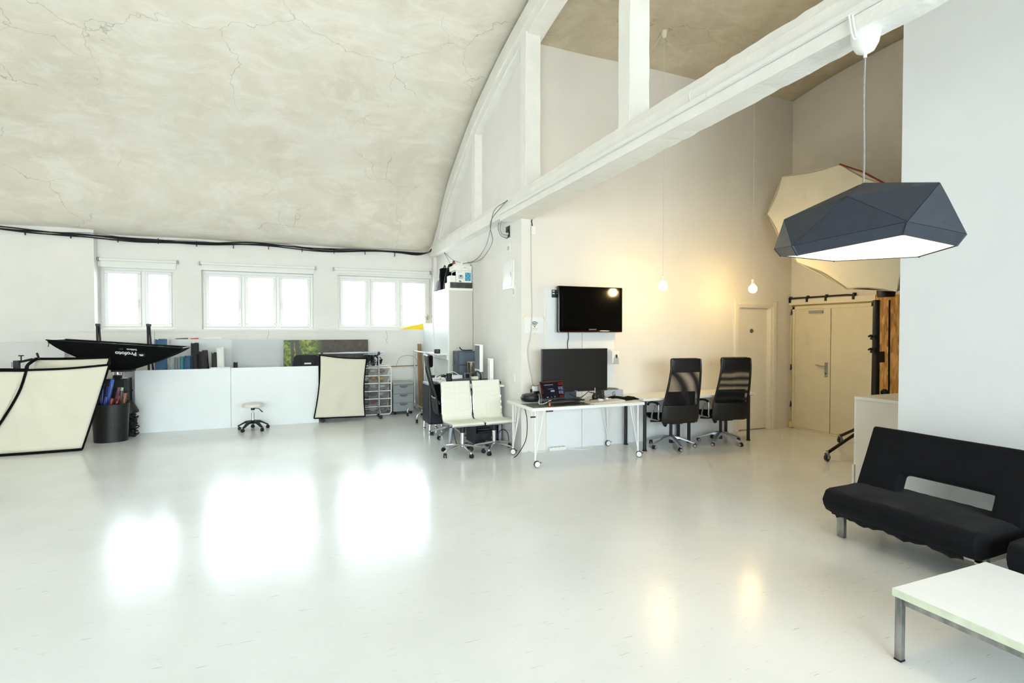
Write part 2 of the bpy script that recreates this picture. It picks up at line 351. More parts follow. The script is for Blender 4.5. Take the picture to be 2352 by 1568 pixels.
vault = [(11.68, 3.36), (11.45, 3.44), (11.12, 3.56), (10.7, 4.0), (10.24, 4.42), (9.46, 4.86), (8.63, 5.24), (8.12, 5.42), (7.27, 5.65), (6.5, 5.81), (5.4, 5.97), (4.3, 6.05)]
vault = [(11.68, 3.42), (11.3, 3.52), (10.85, 3.86), (10.24, 4.42), (9.46, 4.86), (8.63, 5.24), (8.12, 5.42), (7.27, 5.65), (6.5, 5.80), (5.4, 5.96), (4.1, 6.03)]
vc = [tuple(p)[:2] for p in bez([(y, z, 0) for y, z in vault], 5)]
vfull = vc + [(2 * 4.1 - y, z) for y, z in vc[::-1][1:] if 2 * 4.1 - y > YN - .1]
def vz(Y):
    for (a, za), (b, zb) in zip(vfull, vfull[1:]):
        if b <= Y <= a: return zb + (za - zb) * (Y - b) / (a - b)
    return 3.4
def sheet(x0, x1, prof, nx, name, m):
    b = MB(); rows = []
    for i in range(nx + 1):
        x = x0 + (x1 - x0) * i / nx
        rows.append([(x, y, z + .012 * sin(3.1 * x + 1.7 * y) * sin(1.3 * y)) for y, z in prof])
    k = len(prof); b.add([p for r in rows for p in r], [(i * k + j, i * k + j + 1, (i + 1) * k + j + 1, (i + 1) * k + j) for i in range(nx) for j in range(k - 1)], True)
    o = b.build(name, m, recalc=False); q = o.modifiers.new('solidify', 'SOLIDIFY'); q.thickness = .15; q.offset = 1 if True else -1
    return struct(o)
ceil = sheet(XL - .2, 2.86, [(y, z) for y, z in [(YF + .3, 3.36)] + vfull], 24, 'ceiling', M_ceil)
al = [tuple(p)[:2] for p in bez([(7.0, 5.60, 0), (6.76, 5.645, 0), (6.1, 5.745, 0), (5.42, 5.79, 0), (4.6, 5.82, 0), (3.6, 5.84, 0)], 4)]
al += [(y, min(5.84, vz(y) - .15)) for y in (2.5, 1.5, .5, -.5, -1.5, -2.2, -2.9, -3.4, -3.6)]
ceil2 = sheet(2.84, XR + .2, al, 12, 'ceiling_alcove', M_ceil2)

# far wall: sill-height wall and pilasters stand 20 cm proud of the window wall
b = MB()
ys = 11.48
b.bx(XL, 2.9, ys, 12.2, 0, WZ0)                         # lower wall with its deep ledge
xs = [XL] + [q for p in WIN for q in p] + [3.0]
for i in range(0, len(xs), 2): b.bx(xs[i], xs[i + 1], YF, 12.2, WZ0, 3.75)
for a, c in WIN: b.bx(a, c, YF, 12.2, WZ1, 3.75)
b.bx(XL, -3.25, ys, YF, WZ0, 3.62); b.bx(2.835, 2.9, ys, YF, WZ0, 3.5)
wf = struct(b.build('wall_far', M_wall))
struct(MB().bx(XL, 2.9, ys - .012, ys + .01, WZ0 - .03, WZ0 + .004).build('trim_1', M_wall))

def window(idx, x0, x1, splits, handles):
    g = group_struct('window_%d' % idx, ((x0 + x1) / 2, 11.86, WZ0)); ox = (x0 + x1) / 2
    X0, X1, H = x0 - ox, x1 - ox, WZ1 - WZ0
    f = MB(); t = .055
    f.bx(X0, X1, -.04, .04, 0, t).bx(X0, X1, -.04, .04, H - t, H).bx(X0, X0 + t, -.04, .04, t, H - t).bx(X1 - t, X1, -.04, .04, t, H - t)
    f.build('window_frame', M_white, g, bevel=.006)
    ed = [X0 + t] + [q - ox for q in splits] + [X1 - t]
    for q in splits: MB().bx(q - ox - .03, q - ox + .03, -.035, .04, t, H - t).build('mullion', M_white, g, bevel=.005)
    for k in range(len(ed) - 1):
        a = ed[k] + (.03 if k else 0); c = ed[k + 1] - (.03 if k < len(ed) - 2 else 0)
        s = MB(); u = .06
        s.bx(a, c, -.06, .02, t, t + u).bx(a, c, -.06, .02, H - t - u, H - t).bx(a, a + u, -.06, .02, t + u, H - t - u).bx(c - u, c, -.06, .02, t + u, H - t - u)
        so = s.build('sash', M_white, g, bevel=.008)
        MB().bx(a + u - .005, c - u + .005, -.012, .0, t + u - .005, H - t - u + .005).build('pane', M_glass, so)
        if k in handles:
            hx = (c - .03) if handles[k] > 0 else (a + .03)
            h = MB().bx(hx - .014, hx + .014, -.072, -.058, H * .42, H * .50).tube([(hx, -.07, H * .47), (hx, -.105, H * .47), (hx, -.11, H * .455), (hx, -.11, H * .36)], .009, 8)
            h.build('handle', M_whitem, so)
    MB().bx(X0, X1, -.38, -.04, -.012, .008).build('window_sill', M_white, g)
    return g
window(1, *WIN[0], [-2.60], {0: 1})
window(2, *WIN[1], [-.93, -.30], {0: 1, 2: -1})
window(3, *WIN[2], [1.50, 2.13], {0: 1, 2: -1})
for i, (x0, x1, zz, drop, lab) in enumerate(((-3.235, -2.013, 2.965, .115, 'white roller blind rolled up over the two-sash window'), (-1.657, .416, 2.965, .10, 'white roller blind rolled up over the middle three-sash window'), (.764, 2.80, 2.965, .055, 'white roller blind rolled up over the window next to the tall grey cabinet'))):
    t = thing('roller_blind', lab, 'blind', ((x0 + x1) / 2, YF, zz), group='roller blinds over the windows'); hw = (x1 - x0) / 2
    MB().cyl((-hw + .015, -.04, 0), (hw - .015, -.04, 0), .026, n=14).build('tube', M_white, t)
    MB().bx(-hw + .03, hw - .03, -.022, -.018, -drop - .01, .0).build('fabric', M_whitem, t)
    MB().bx(-hw + .03, hw - .03, -.03, -.01, -drop - .022, -drop - .006).build('bottom_bar', M_white, t, bevel=.003)
    for s in (-1, 1): MB().bx(s * hw - .008, s * hw + .008, -.075, 0, -.035, .035).build('bracket', M_alu, t, bevel=.004)

# other outer walls (mostly outside the picture)
b = MB(); b.bx(XL - .3, XL, YN, YF + .4, 0, 3.5).bx(XL - .3, XL, YN, YF, 3.4, 6.2)
struct(b.build('wall_left', M_wall))
b = MB(); b.bx(XL, XR, YN - .3, YN, 0, BZ0).bx(XL, XR, YN - .3, YN, BZ1, 6.2)
xs = [XL] + [q for p in BACKWIN for q in p] + [XR]
for i in range(0, len(xs), 2): b.bx(xs[i], xs[i + 1], YN - .3, YN, BZ0, BZ1)
struct(b.build('wall_near', M_wall))
for i, (a, c) in enumerate(BACKWIN):
    g = group_struct('window_%d' % (4 + i), ((a + c) / 2, YN - .15, BZ0)); hw = (c - a) / 2; H = BZ1 - BZ0
    MB().bx(-hw, hw, -.04, .04, 0, .06).bx(-hw, hw, -.04, .04, H - .06, H).bx(-hw, -hw + .06, -.04, .04, .06, H - .06).bx(hw - .06, hw, -.04, .04, .06, H - .06).bx(-.04, .04, -.04, .04, .06, H - .06).build('window_frame', M_white, g)
    for s in (-1, 1): MB().bx(min(s * .04, s * (hw - .06)), max(s * .04, s * (hw - .06)), -.006, .006, .06, H - .06).build('pane', M_glass, g)

# truss: arch, posts, tie beam; below it the partition
def arch_prof(off): 
    out = []
    for i in range(41):
        y = 11.6 - (11.6 - 1.0) * i / 40
        out.append((y, vz(y) + off))
    return out
XA0, XA1 = 2.78, 3.02
top = arch_prof(.08); low = []
for i in range(41):
    y = 11.6 - 10.6 * i / 40
    d = .36 if y < 10 else .36 + .10 * (y - 10)
    low.append((y, max(3.3, vz(y) - d * (1 + .25 * max(0, (y - 6)) / 5))))
poly = top + low[::-1]
ab = MB(); N = 41
for x in (XA0, XA1): ab.v += [V((x, y, z)) for y, z in top] + [V((x, y, z)) for y, z in low]
for i in range(N - 1):
    ab.f += [(i, i + 1, N + i + 1, N + i), (2 * N + i, 3 * N + i, 3 * N + i + 1, 2 * N + i + 1), (i, 2 * N + i, 2 * N + i + 1, i + 1), (N + i, N + i + 1, 3 * N + i + 1, 3 * N + i)]
ab.f += [(0, N, 3 * N, 2 * N), (N - 1, 3 * N - 1, 4 * N - 1, 2 * N - 1)]; ab.sm = [False] * len(ab.f)
# raised rib along the lower edge of the arch face
struct(ab.build('arch_beam', M_beam, bevel=.012))
rb = MB(); prev = None
for i in range(40):
    (y0, z0), (y1, z1) = [(low[k][0], low[k][1] + .14) for k in (i, i + 1)]
    rb.add([(XA0 - .025, y0, z0), (XA0 - .025, y1, z1), (XA0 - .025, y1, z1 + (vz(y1) - z1) * .9), (XA0 - .025, y0, z0 + (vz(y0) - z0) * .9), (XA0 + .01, y0, z0), (XA0 + .01, y1, z1), (XA0 + .01, y1, z1 + (vz(y1) - z1) * .9), (XA0 + .01, y0, z0 + (vz(y0) - z0) * .9)],
           [(0, 1, 2, 3), (0, 4, 5, 1), (3, 2, 6, 7), (4, 7, 6, 5)])
struct(rb.build('arch_rib', M_beam))
# tie beam: flange strip, cable trunking, battered face, worn top arris
random.seed(3)
def beam_grid(prof, y0, y1, n, name, jit):
    b = MB(); k = len(prof)
    for i in range(n + 1):
        y = y0 + (y1 - y0) * i / n
        for j, (x0, x1, z, jj) in enumerate(prof):
            t = (y - 1.75) / 5.0
            b.v.append(V((x0 + (x1 - x0) * t + jj * jit * random.uniform(-1, 1), y, z + jj * jit * random.uniform(-1, 1))))
    for i in range(n):
        for j in range(k): b.f.append((i * k + j, i * k + (j + 1) % k, (i + 1) * k + (j + 1) % k, (i + 1) * k + j)); b.sm.append(False)
    b.f += [tuple(range(k))[::-1], tuple(n * k + j for j in range(k))]; b.sm += [False, False]
    return struct(b.build(name, M_beam))
prof = [(2.685, 2.685, 3.222, .4), (2.685, 2.685, 3.302, .1), (2.715, 2.715, 3.306, 0), (2.715, 2.715, 3.447, 0), (2.735, 2.735, 3.453, .3), (2.755, 2.755, 3.528, 1), (2.98, 3.02, 3.525, 1), (2.99, 3.05, 3.40, .3), (2.85, 3.06, 3.222, 1)]
beam_grid(prof, -3.5, 7.02, 150, 'tie_beam', .0035)
prof2 = [(2.735, 2.735, 3.285, .3), (2.735, 2.735, 3.453, .2), (2.755, 2.755, 3.528, .8), (2.98, 2.98, 3.528, .5), (2.98, 2.98, 3.285, .3)]
bm2 = beam_grid(prof2, 7.02, 11.48, 60, 'tie_beam', .0035)
# seams in the beam's paint
ct = MB().bx(2.655, 2.684, -3.5, 2.95, 3.304, 3.338).bx(2.655, 2.684, 2.955, 7.0, 3.304, 3.338)
o = tag(ct.build('cable_trunking', M_whitem, bevel=.003), 'slim white cable trunking running along the ceiling beam above its lower strip', 'trunking')
tag(MB().tube(bez([(2.712, 3.16, 3.45), (2.700, 3.165, 3.41), (2.706, 3.16, 3.35), (2.69, 3.15, 3.338)], 6), .004, 6).build('beam_cord', M_whitem), 'short white cord bowed over the beam face above the trunking', 'cord')
def column(x0, x1, y0, y1, z0, z1, name='column'):
    b = MB(); n = 14
    for i in range(n + 1):
        z = z0 + (z1 - z0) * i / n
        for x, y in ((x0, y0), (x1, y0), (x1, y1), (x0, y1)): b.v.append(V((x + random.uniform(-1, 1) * .003, y + random.uniform(-1, 1) * .003, z)))
    for i in range(n):
        for j in range(4): b.f.append((i * 4 + j, i * 4 + (j + 1) % 4, i * 4 + 4 + (j + 1) % 4, i * 4 + 4 + j)); b.sm.append(False)
    b.f += [(3, 2, 1, 0), tuple(n * 4 + j for j in range(4))]; b.sm += [False, False]
    return struct(b.build(name, M_beam, bevel=.006))
column(2.755, 2.965, 6.285, 6.46, 3.50, 5.50)
column(2.755, 2.965, 4.00, 4.18, 3.50, 6.0)
column(2.775, 2.965, 8.42, 8.60, 3.50, 4.95)
# partition below the beam and its plastered infill above
b = MB()
b.bx(PX, 3.25, TY + .001, YF + .3, 0, 3.30)
struct(b.build('wall_partition', M_wall))
b = MB(); yy = [6.40 + (11.5 - 6.40) * i / 24 for i in range(25)]
for x in (2.90, 3.0): b.v += [V((x, y, 3.3)) for y in yy] + [V((x, y, max(3.35, vz(y) - .10))) for y in yy]
for i in range(24): b.f += [(i, i + 1, 25 + i + 1, 25 + i), (50 + i, 75 + i, 75 + i + 1, 50 + i + 1), (25 + i, 26 + i, 76 + i, 75 + i)]
b.f += [(0, 25, 75, 50), (24, 74, 99, 49)]; b.sm = [False] * len(b.f)
struct(b.build('wall_infill', M_wall))
# alcove walls
D1 = (6.80, 7.55, 2.09)                 # small door opening on the alcove wall
b = MB(); b.bx(PX + .002, D1[0], TY, TY + .25, 0, 5.9).bx(D1[1], XR + .2, TY, TY + .25, 0, 5.9).bx(D1[0], D1[1], TY, TY + .25, D1[2], 5.9)
b.bx(D1[0] - .1, D1[1] + .1, TY + .24, TY + .3, -.1, 2.3)  # unseen slab added behind the small door to stop sky light leaking in
wa = struct(b.build('wall_alcove', M_alc))
for x0, x1, z1, yo in ((3.275, 3.838, 2.272, .02), (3.85, 4.39, 2.272, .02)):
    MB().bx(x0, x1, TY - yo, TY + .002, 0.0, z1).build('panel', M_panel, wa, bevel=.003)
struct(MB().bx(4.395, 6.70, TY - .010, TY + .01, 0.0, .74).build('wall_alcove_cool_light', M_panel))  # added sheet: cool daylight under the desk, put into a bluish white
DD = (5.30, 6.72, 2.12)
b = MB(); b.bx(XR, XR + .3, DD[1], TY + .3, 0, 6).bx(XR, XR + .3, YN, DD[0], 0, 6).bx(XR, XR + .3, DD[0], DD[1], DD[2], 6)
b.bx(XR + .29, XR + .4, DD[0] - .2, TY + .3, -.1, 2.4)  # unseen backing added behind the double door against light leaks
struct(b.build('wall_door', M_alc))
struct(MB().bx(4.95, 5.12, YN, 3.07, 0, 5.9).build('wall_right', mat('white_paint_daylight_tint', (.915, .93, .94), .75, spec=.25, noise=.008, nscale=3)))  # bluish daylight falling on this wall is put into its colour

# door_1: plain white flush door in the alcove
d = group_struct('door_1', ((D1[0] + D1[1]) / 2, TY, 0)); hw = (D1[1] - D1[0]) / 2
MB().bx(-hw + .01, hw - .01, .075, .115, .012, D1[2] - .02).build('door_leaf', M_doorw, d, bevel=.003)
for s in (-1, 1):
    MB().bx(s * hw - .012 if s < 0 else hw - .028, -hw + .028 if s < 0 else hw + .012, -.012, .20, 0, D1[2]).build('jamb', M_doorw, d, bevel=.004)
    c = MB().bx(min(s * hw, s * (hw + .10)), max(s * hw, s * (hw + .10)), -.022, .0, 0, D1[2] + .10); c.bx(min(s * (hw + .015), s * (hw + .085)), max(s * (hw + .015), s * (hw + .085)), -.032, -.02, 0, D1[2] + .085)
    c.build('casing', M_doorw, d, bevel=.006)
MB().bx(-hw, hw, -.022, .0, D1[2], D1[2] + .10).bx(-hw, hw, -.032, -.02, D1[2] + .02, D1[2] + .085).build('casing', M_doorw, d, bevel=.006)
MB().bx(-hw + .02, hw - .02, -.01, .2, D1[2] - .02, D1[2]).build('jamb', M_doorw, d)
h = MB().lathe([(.022, 0), (.022, -.01)], (-hw + .07, .075, 1.03), 14, 'Y'); h.tube([(-hw + .07, .075, 1.03), (-hw + .07, .03, 1.03), (-hw + .085, .022, 1.03), (-hw + .18, .022, 1.03)], .009, 8); h.build('handle', M_alu, d)
sg = MB().lathe([(.036, .074), (.036, .072)], (0, 0, 1.68), 20, 'Y').build('door_sign', mat('sign_grey', (.18, .20, .22), .3), d)
MB().tube(arc((0, .071, 1.68), .020, 0, 2 * pi, 18), .003, 6, closed=False).tube([(-.012, .071, 1.668), (.012, .071, 1.692)], .0035, 6).build('sign_symbol', mat('sign_blue', (.45, .58, .68), .4), sg)

# door_2: double steel fire door, foam-sealed into its opening
d = group_struct('door_2', (XR, (DD[0] + DD[1]) / 2, 0)); hy = (DD[1] - DD[0]) / 2; mid = 6.0 - (DD[0] + DD[1]) / 2
MB().bx(-.02, .0, mid + .004, hy - .06, .03, DD[2] - .07).build('door_leaf', M_doorm, d, bevel=.004)
MB().bx(-.016, .004, -hy + .05, mid - .004, .03, DD[2] - .07).build('door_leaf', M_doorm, d, bevel=.004)
MB().bx(-.03, .08, hy - .065, hy - .015, 0, DD[2] - .02).bx(-.03, .08, -hy, -hy + .05, 0, DD[2] - .02).bx(-.03, .08, -hy, hy - .015, DD[2] - .075, DD[2] - .02).bx(-.03, .05, -hy, hy - .015, 0, .028).build('door_frame', M_doorm, d, bevel=.005)
f = MB(); random.seed(5)
for i in range(60):
    y = -hy + (2 * hy) * i / 59; f.box((-.004, y, DD[2] - .008 + random.uniform(-.006, .006)), (.03, .034, .030 + random.uniform(0, .014)))
for i in range(50):
    z = .02 + 2.06 * i / 49; f.box((-.004, hy - .004 + random.uniform(-.004, .004), z), (.03, .022 + random.uniform(0, .012), .058))
f.sph((-.02, hy + .01, .05), .045, 8, 6, (.6, 1, 1.6))
f.build('sealing_foam', M_foam, d)['kind'] = 'stuff'
MB().bx(-.045, .0, -hy - .02, hy + .04, DD[2] + .005, DD[2] + .095).build('lintel_board', M_doorw, d, bevel=.004)
for z in (1.97, 1.02, .38): MB().prism([(0, 0), (.045, -.02), (.03, .09)], -.03, -.005, 'X').build('shim', mat('blue_shim', (.22, .26, .48), .5), d).location = (0, hy - .02, z)
hc = MB().bx(-.06, -.02, .12, .36, DD[2] - .145, DD[2] - .105).build('door_closer', M_alu, d, bevel=.004)
MB().bx(-.03, -.02, .12, .44, DD[2] - .10, DD[2] - .065).build('closer_plate', M_doorm, d)
hp = MB().bx(-.032, -.019, mid + .045, mid + .095, .93, 1.17).build('handle_plate', M_steel, d, bevel=.012)
MB().tube(bez([(-.03, mid + .07, 1.11), (-.075, mid + .07, 1.11), (-.08, mid + .11, 1.108), (-.08, mid + .21, 1.125)], 6), .011, 8).build('handle', M_steel, hp)
MB().lathe([(.011, -.034), (.011, -.03)], (0, mid + .07, .99), 12, 'X').build('keyhole', M_black, hp)

# ------------------------------------------------------------------ large furniture, right side
def cushion(b, sect, y0, y1, n=14, rnd=.05, wob=.004, seed=1):
    """sofa block: a rounded X-Z section swept along Y with softened ends and slightly slack cloth"""
    rs = random.Random(seed); k = len(sect); cx = sum(p[0] for p in sect) / k; cz = sum(p[1] for p in sect) / k
    rows = []
    for i in range(n + 1):
        t = i / n; y = y0 + (y1 - y0) * t
        e = min(abs(y - y0), abs(y1 - y)); s = 1 - .5 * max(0, (rnd - e) / rnd) ** 2 * (rnd / .1)
        rows.append([(cx + (x - cx) * s + rs.uniform(-wob, wob), y, cz + (z - cz) * s + rs.uniform(-wob, wob)) for x, z in sect])
    kk = len(b.v); b.v += [V(p) for r in rows for p in r]
    for i in range(n):
        for j in range(k): b.f.append((kk + i * k + j, kk + i * k + (j + 1) % k, kk + (i + 1) * k + (j + 1) % k, kk + (i + 1) * k + j)); b.sm.append(True)
    b.f += [tuple(kk + j for j in range(k))[::-1], tuple(kk + n * k + j for j in range(k))]; b.sm += [True, True]
def rsect(pts, r, n=5):
    """round the corners of a 2-D section"""
    out = []; N = len(pts)
    for i in range(N):
        p = V((*pts[i], 0)); a = V((*pts[i - 1], 0)); c = V((*pts[(i + 1) % N], 0)); rr = r[i] if isinstance(r, (list, tuple)) else r
        u = (a - p); v = (c - p); rr = min(rr, u.length * .45, v.length * .45); u.normalize(); v.normalize()
        for k in range(n + 1):
            t = k / n; q = (p + u * rr) * (1 - t) ** 2 + p * 2 * t * (1 - t) + (p + v * rr) * t ** 2; out.append((q.x, q.y))
    return out
def sofa(name, label, y1, y0, seed):
    t = thing(name, label, 'sofa', (4.4, (y0 + y1) / 2, 0), group='black sofa modules against the white wall'); h = (y1 - y0) / 2
    st = rsect([(-.42, .215), (-.475, .32), (-.43, .405), (-.05, .415), (.22, .395), (.27, .31), (.20, .235)], [.06, .07, .09, .2, .06, .05, .05])
    b = MB(); cushion(b, st, -h, h, 26, .06, .0035, seed); b.build('seat', M_sofa, t)
    # backrest: inclined slab with a slot, one mesh softened by subdivision
    ys = [-h + .005, -h + .03, -.42, -.375, -.33, -.08, .17, .225, .27, h - .12, h - .04, h - .005]; zs = [.29, .315, .345, .365, .39, .49, .515, .54, .66, .80, .835]
    b = MB(); idx = {}
    for i, y in enumerate(ys):
        for j, z in enumerate(zs): idx[i, j] = len(b.v); b.v.append(V((.095 + (z - .37) * .42 + .004 * sin(9 * y + 5 * z), y, z)))
    for i in range(len(ys) - 1):
        for j in range(len(zs) - 1):
            if -.38 < (ys[i] + ys[i + 1]) / 2 < .23 and .36 < (zs[j] + zs[j + 1]) / 2 < .52: continue
            b.f.append((idx[i, j], idx[i + 1, j], idx[i + 1, j + 1], idx[i, j + 1])); b.sm.append(True)
    b.build('backrest', M_sofa, t, solid=.115, off=1, sub=2)
    fr = MB()
    fr.bx(-.36, .22, -h + .05, -h + .08, .185, .235).bx(-.36, .22, h - .08, h - .05, .185, .235).bx(-.36, -.33, -h + .05, h - .05, .195, .228).bx(.19, .22, -h + .05, h - .05, .195, .228)
    fr.build('seat_frame', M_cream, t)
    for sx in (-1, 1):
        for sy in (-1, 1):
            x = -.275 if sx < 0 else .23; y = sy * (h - .075)
            MB().bx(x - .018, x + .018, y - .03, y + .03, 0, .235).build('leg', M_wornsteel, t, bevel=.003)
    # slack hem of the stretch cover along the front
    hm = MB(); n = 24
    for k, dx in enumerate((-.43, -.415, -.40)):
        for i in range(n + 1):
            y = -h + .12 + (2 * h - .24) * i / n; hang = .196 + .010 * sin(i * .8 + seed) + .006 * sin(i * 2.3)
            hm.v.append(V((dx, y, (.25, .225, hang)[k])))
    for k in range(2):
        for i in range(n): hm.f.append((k * (n + 1) + i, k * (n + 1) + i + 1, (k + 1) * (n + 1) + i + 1, (k + 1) * (n + 1) + i)); hm.sm.append(True)
    hm.build('cover_hem', M_sofa, t, solid=.008)
    return t
sofa('sofa', 'black fabric sofa module with a slot in its back, standing nearest the chest of drawers', 3.06, 1.945, 3)
sofa('sofa', 'black fabric sofa module cut off by the picture edge, behind the white coffee table', 1.86, .72, 9)

t = thing('coffee_table', 'low white coffee table on worn square steel legs in front of the black sofa', 'table', (3.235, 1.15, 0))
MB().bx(-.407, .407, -.62, .62, .327, .365).build('tabletop', mat('table_laminate', (.93, .945, .955), .3, noise=.01, nscale=3), t, bevel=.0015)
f = MB(); f.bx(-.40, -.378, -.565, .565, .298, .327).bx(.378, .40, -.565, .565, .298, .327).bx(-.37, .37, -.61, -.588, .298, .327).bx(-.37, .37, .588, .61, .298, .327); f.build('frame_rail', M_wornsteel, t)
MB().bx(-.4085, -.4065, -.62, .62, .3275, .3645).bx(-.407, .407, .6195, .6212, .3275, .3645).build('edge_band', mat('greenish_edge', (.86, .89, .80), .45, noise=.05, nscale=20), t)
for sx in (-1, 1):
    for sy in (-1, 1):
        x, y = sx * .385, sy * .594
        l = MB().bx(x - .0165, x + .0165, y - .0165, y + .0165, .008, .327).build('leg', M_wornsteel, t, bevel=.002)
        MB().bx(x - .0175, x + .0175, y - .0175, y + .0175, 0, .009).build('foot_cap', M_black, l)

t = thing('chest_of_drawers', 'white four-drawer chest standing behind the end of the white wall', 'chest', (5.83, 3.55, 0))
MB().bx(-.402, .402, -.236, .236, 0, .968).build('body', mat('chest_white', (.90, .885, .85), .45), t, bevel=.002)
MB().bx(-.415, .415, -.242, .246, .968, 1.0).build('top', mat('chest_top', (.93, .92, .89), .4), t, bevel=.003)
for i in range(4): MB().bx(-.40, .40, .236 + (.018 if i == 0 else 0), .256 + (.018 if i == 0 else 0), .05 + i * .2295, .05 + i * .2295 + .226).build('drawer', M_white, t, bevel=.002)

# faceted pendant lamp hanging from the beam
t = thing('pendant_lamp', 'large faceted slate-blue card lampshade with white inside, hanging from the beam', 'lamp', (2.745, 1.89, 3.222))
MB().lathe([(.002, 0), (.066, 0), (.068, -.012), (.060, -.06), (.042, -.095), (.012, -.112), (.002, -.113)], (0, 0, 0), 28).build('canopy', M_white, t)
MB().cyl((0, 0, -.11), (0, 0, -.13), .008, n=10).build('strain_relief', M_white, t)
MB().tube(bez([(0, 0, -.12), (-.004, .001, -.35), (.002, 0, -.6), (0, 0, -.80)], 8), .0045, 8).build('cord', mat('braided_grey', (.58, .58, .58), .7, noise=.3, nscale=300), t)
MB().tube(bez([(-.075, .02, .10), (-.075, .01, .03), (-.07, .0, -.03), (-.05, 0, -.022)], 6), .005, 6).tube(bez([(-.085, .03, .10), (-.085, .02, .02), (-.075, .01, -.04), (-.05, .01, -.034)], 6), .005, 6).build('supply_cable', M_white, t)
yaw = R(55.45); ax = V((cos(yaw), -sin(yaw), 0)); ay = V((-sin(yaw), -cos(yaw), 0))      # right / towards the room
def lp(ang, r, z): return ax * (r * cos(R(ang))) + ay * (r * sin(R(ang))) + V((0, 0, z)) + V((0, 0, .055 * r * cos(R(ang)) / .48))
WZ = [-1.085 - .048, -1.085, -1.085, -1.02, -1.06, -1.12]; WR = [.41, .47, .455, .43, .45, .43]; Wr = [lp(10 + 60 * k, WR[k], WZ[k]) for k in range(6)]; Ur = [lp(40 + 60 * k, .375, -.905) for k in range(6)]; Rr = [lp(10 + 60 * k, WR[k] - .035, WZ[k] - .05) for k in range(6)]
ap = V((.0, 0, -.775))
def facets(s, inset):
    b = MB(); ctr = V((0, 0, -1.0))
    def q(p): return p + (ctr - p).normalized() * inset
    for k in range(6):
        j = (k + 1) % 6
        b.add([q(Ur[k]), q(Ur[j]), q(ap)], [(0, 1, 2)])
        b.add([q(Wr[k]), q(Wr[j]), q(Ur[k])], [(0, 1, 2)])
        b.add([q(Ur[k]), q(Wr[j]), q(Ur[j])], [(0, 1, 2)])
        b.add([q(Wr[k]), q(Rr[k]), q(Rr[j]), q(Wr[j])], [(0, 1, 2, 3)])
    return b
sh = facets(1, 0).build('lampshade', M_lamp, t, solid=.003, recalc=False)
facets(1, .008).build('shade_lining', M_lampin, t, solid=.002, recalc=False)
# creased paper tabs where the folded sections meet
for k in range(6): MB().tube([Wr[k] * 1.0, Rr[k]], .0065, 6).build('corner_seam', M_lamp, sh)
sk = MB().lathe([(.02, -.78), (.022, -.86), (.018, -.87)], (0, 0, 0), 14).build('socket', M_white, t)
MB().sph((0, 0, -.93), .055, 18, 12).build('bulb', M_bulb2, t)

# globe pendants over the desk
for i, (x, y, zb, lab) in enumerate(((4.685, 6.0, 2.295, 'bare white globe bulb on a thin cord, hanging just beside the television'), (6.317, 6.0, 2.305, 'bare white globe bulb on a thin cord, hanging above the small white door'))):
    zc = 5.755
    t = thing('globe_pendant', lab, 'lamp', (x, y, zc), group='globe bulbs hanging over the long desk')
    MB().lathe([(.002, .01), (.042, .01), (.042, -.02), (.034, -.075), (.018, -.095), (.002, -.096)], (0, 0, 0), 18).build('canopy', mat('ivory', (.88, .86, .78), .5), t)
    MB().tube([(0, 0, -.09), (0, 0, zb + .14 - zc)], .0028, 6).build('cord', mat('cream_cord', (.86, .82, .72), .6), t)
    MB().tube(bez([(-.03, 0, -.03), (-.12, .06, -.2), (-.2, .18, -.28), (-.25, .35, -.25)], 5), .003, 5).build('supply_cable', mat('cream_cord', (.86, .82, .72), .6), t)
    MB().lathe([(.006, zb + .15 - zc), (.019, zb + .14 - zc), (.022, zb + .085 - zc), (.028, zb + .075 - zc), (.026, zb + .05 - zc)], (0, 0, 0), 16).build('lamp_holder', M_white, t)
    MB().sph((0, 0, zb - zc), .06, 20, 14).build('globe', M_bulb, t)

# ------------------------------------------------------------------ alcove: television, tables, chairs
t = thing('television', 'wall-mounted black flat television with glossy bezel above the white desk', 'television', (3.925, 6.655, 1.985))
MB().bx(-.525, .525, -.035, .03, -.325, .325).build('case', M_blackg, t, bevel=.012)
MB().bx(-.515, .515, -.042, -.03, -.322, -.300).build('red_trim', mat('dark_red_gloss', (.16, .03, .04), .1), t, bevel=.006)
MB().bx(-.462, .468, -.0375, -.03, -.25, .275).build('screen', mat('tv_screen', (.015, .015, .017), .12), t)
MB().bx(-.22, .38, .03, .07, -.2, .15).build('back_cover', M_black, t, bevel=.01)
text('SAMSUNG', .028, (0.02, -.0425, -.285), (R(90), 0, 0), M_alu, t, bold=.0006)
t = thing('television_bracket', 'grey perforated wall bracket sticking out beside the television', 'bracket', (3.44, 6.728, 2.205))
MB().bx(-.09, .22, -.004, .004, -.055, .055).build('plate', M_dgrey, t, bevel=.002)
for dx in (-.065, .0):
    for dz in (-.0, .035): MB().bx(dx - .016, dx + .016, -.0055, -.003, dz - .007, dz + .007).build('slot', M_whitem, t)
MB().bx(.12, .22, -.012, .004, -.05, .05).build('arm', M_dgrey, t)
tag(MB().tube(bez([(3.61, 6.725, 1.66), (3.615, 6.728, 1.58), (3.60, 6.725, 1.5), (3.605, 6.72, 1.36), (3.60, 6.70, 1.0)], 6), .006, 6).build('power_cable', M_black), 'black cord hanging from the television down behind the monitor', 'cord')

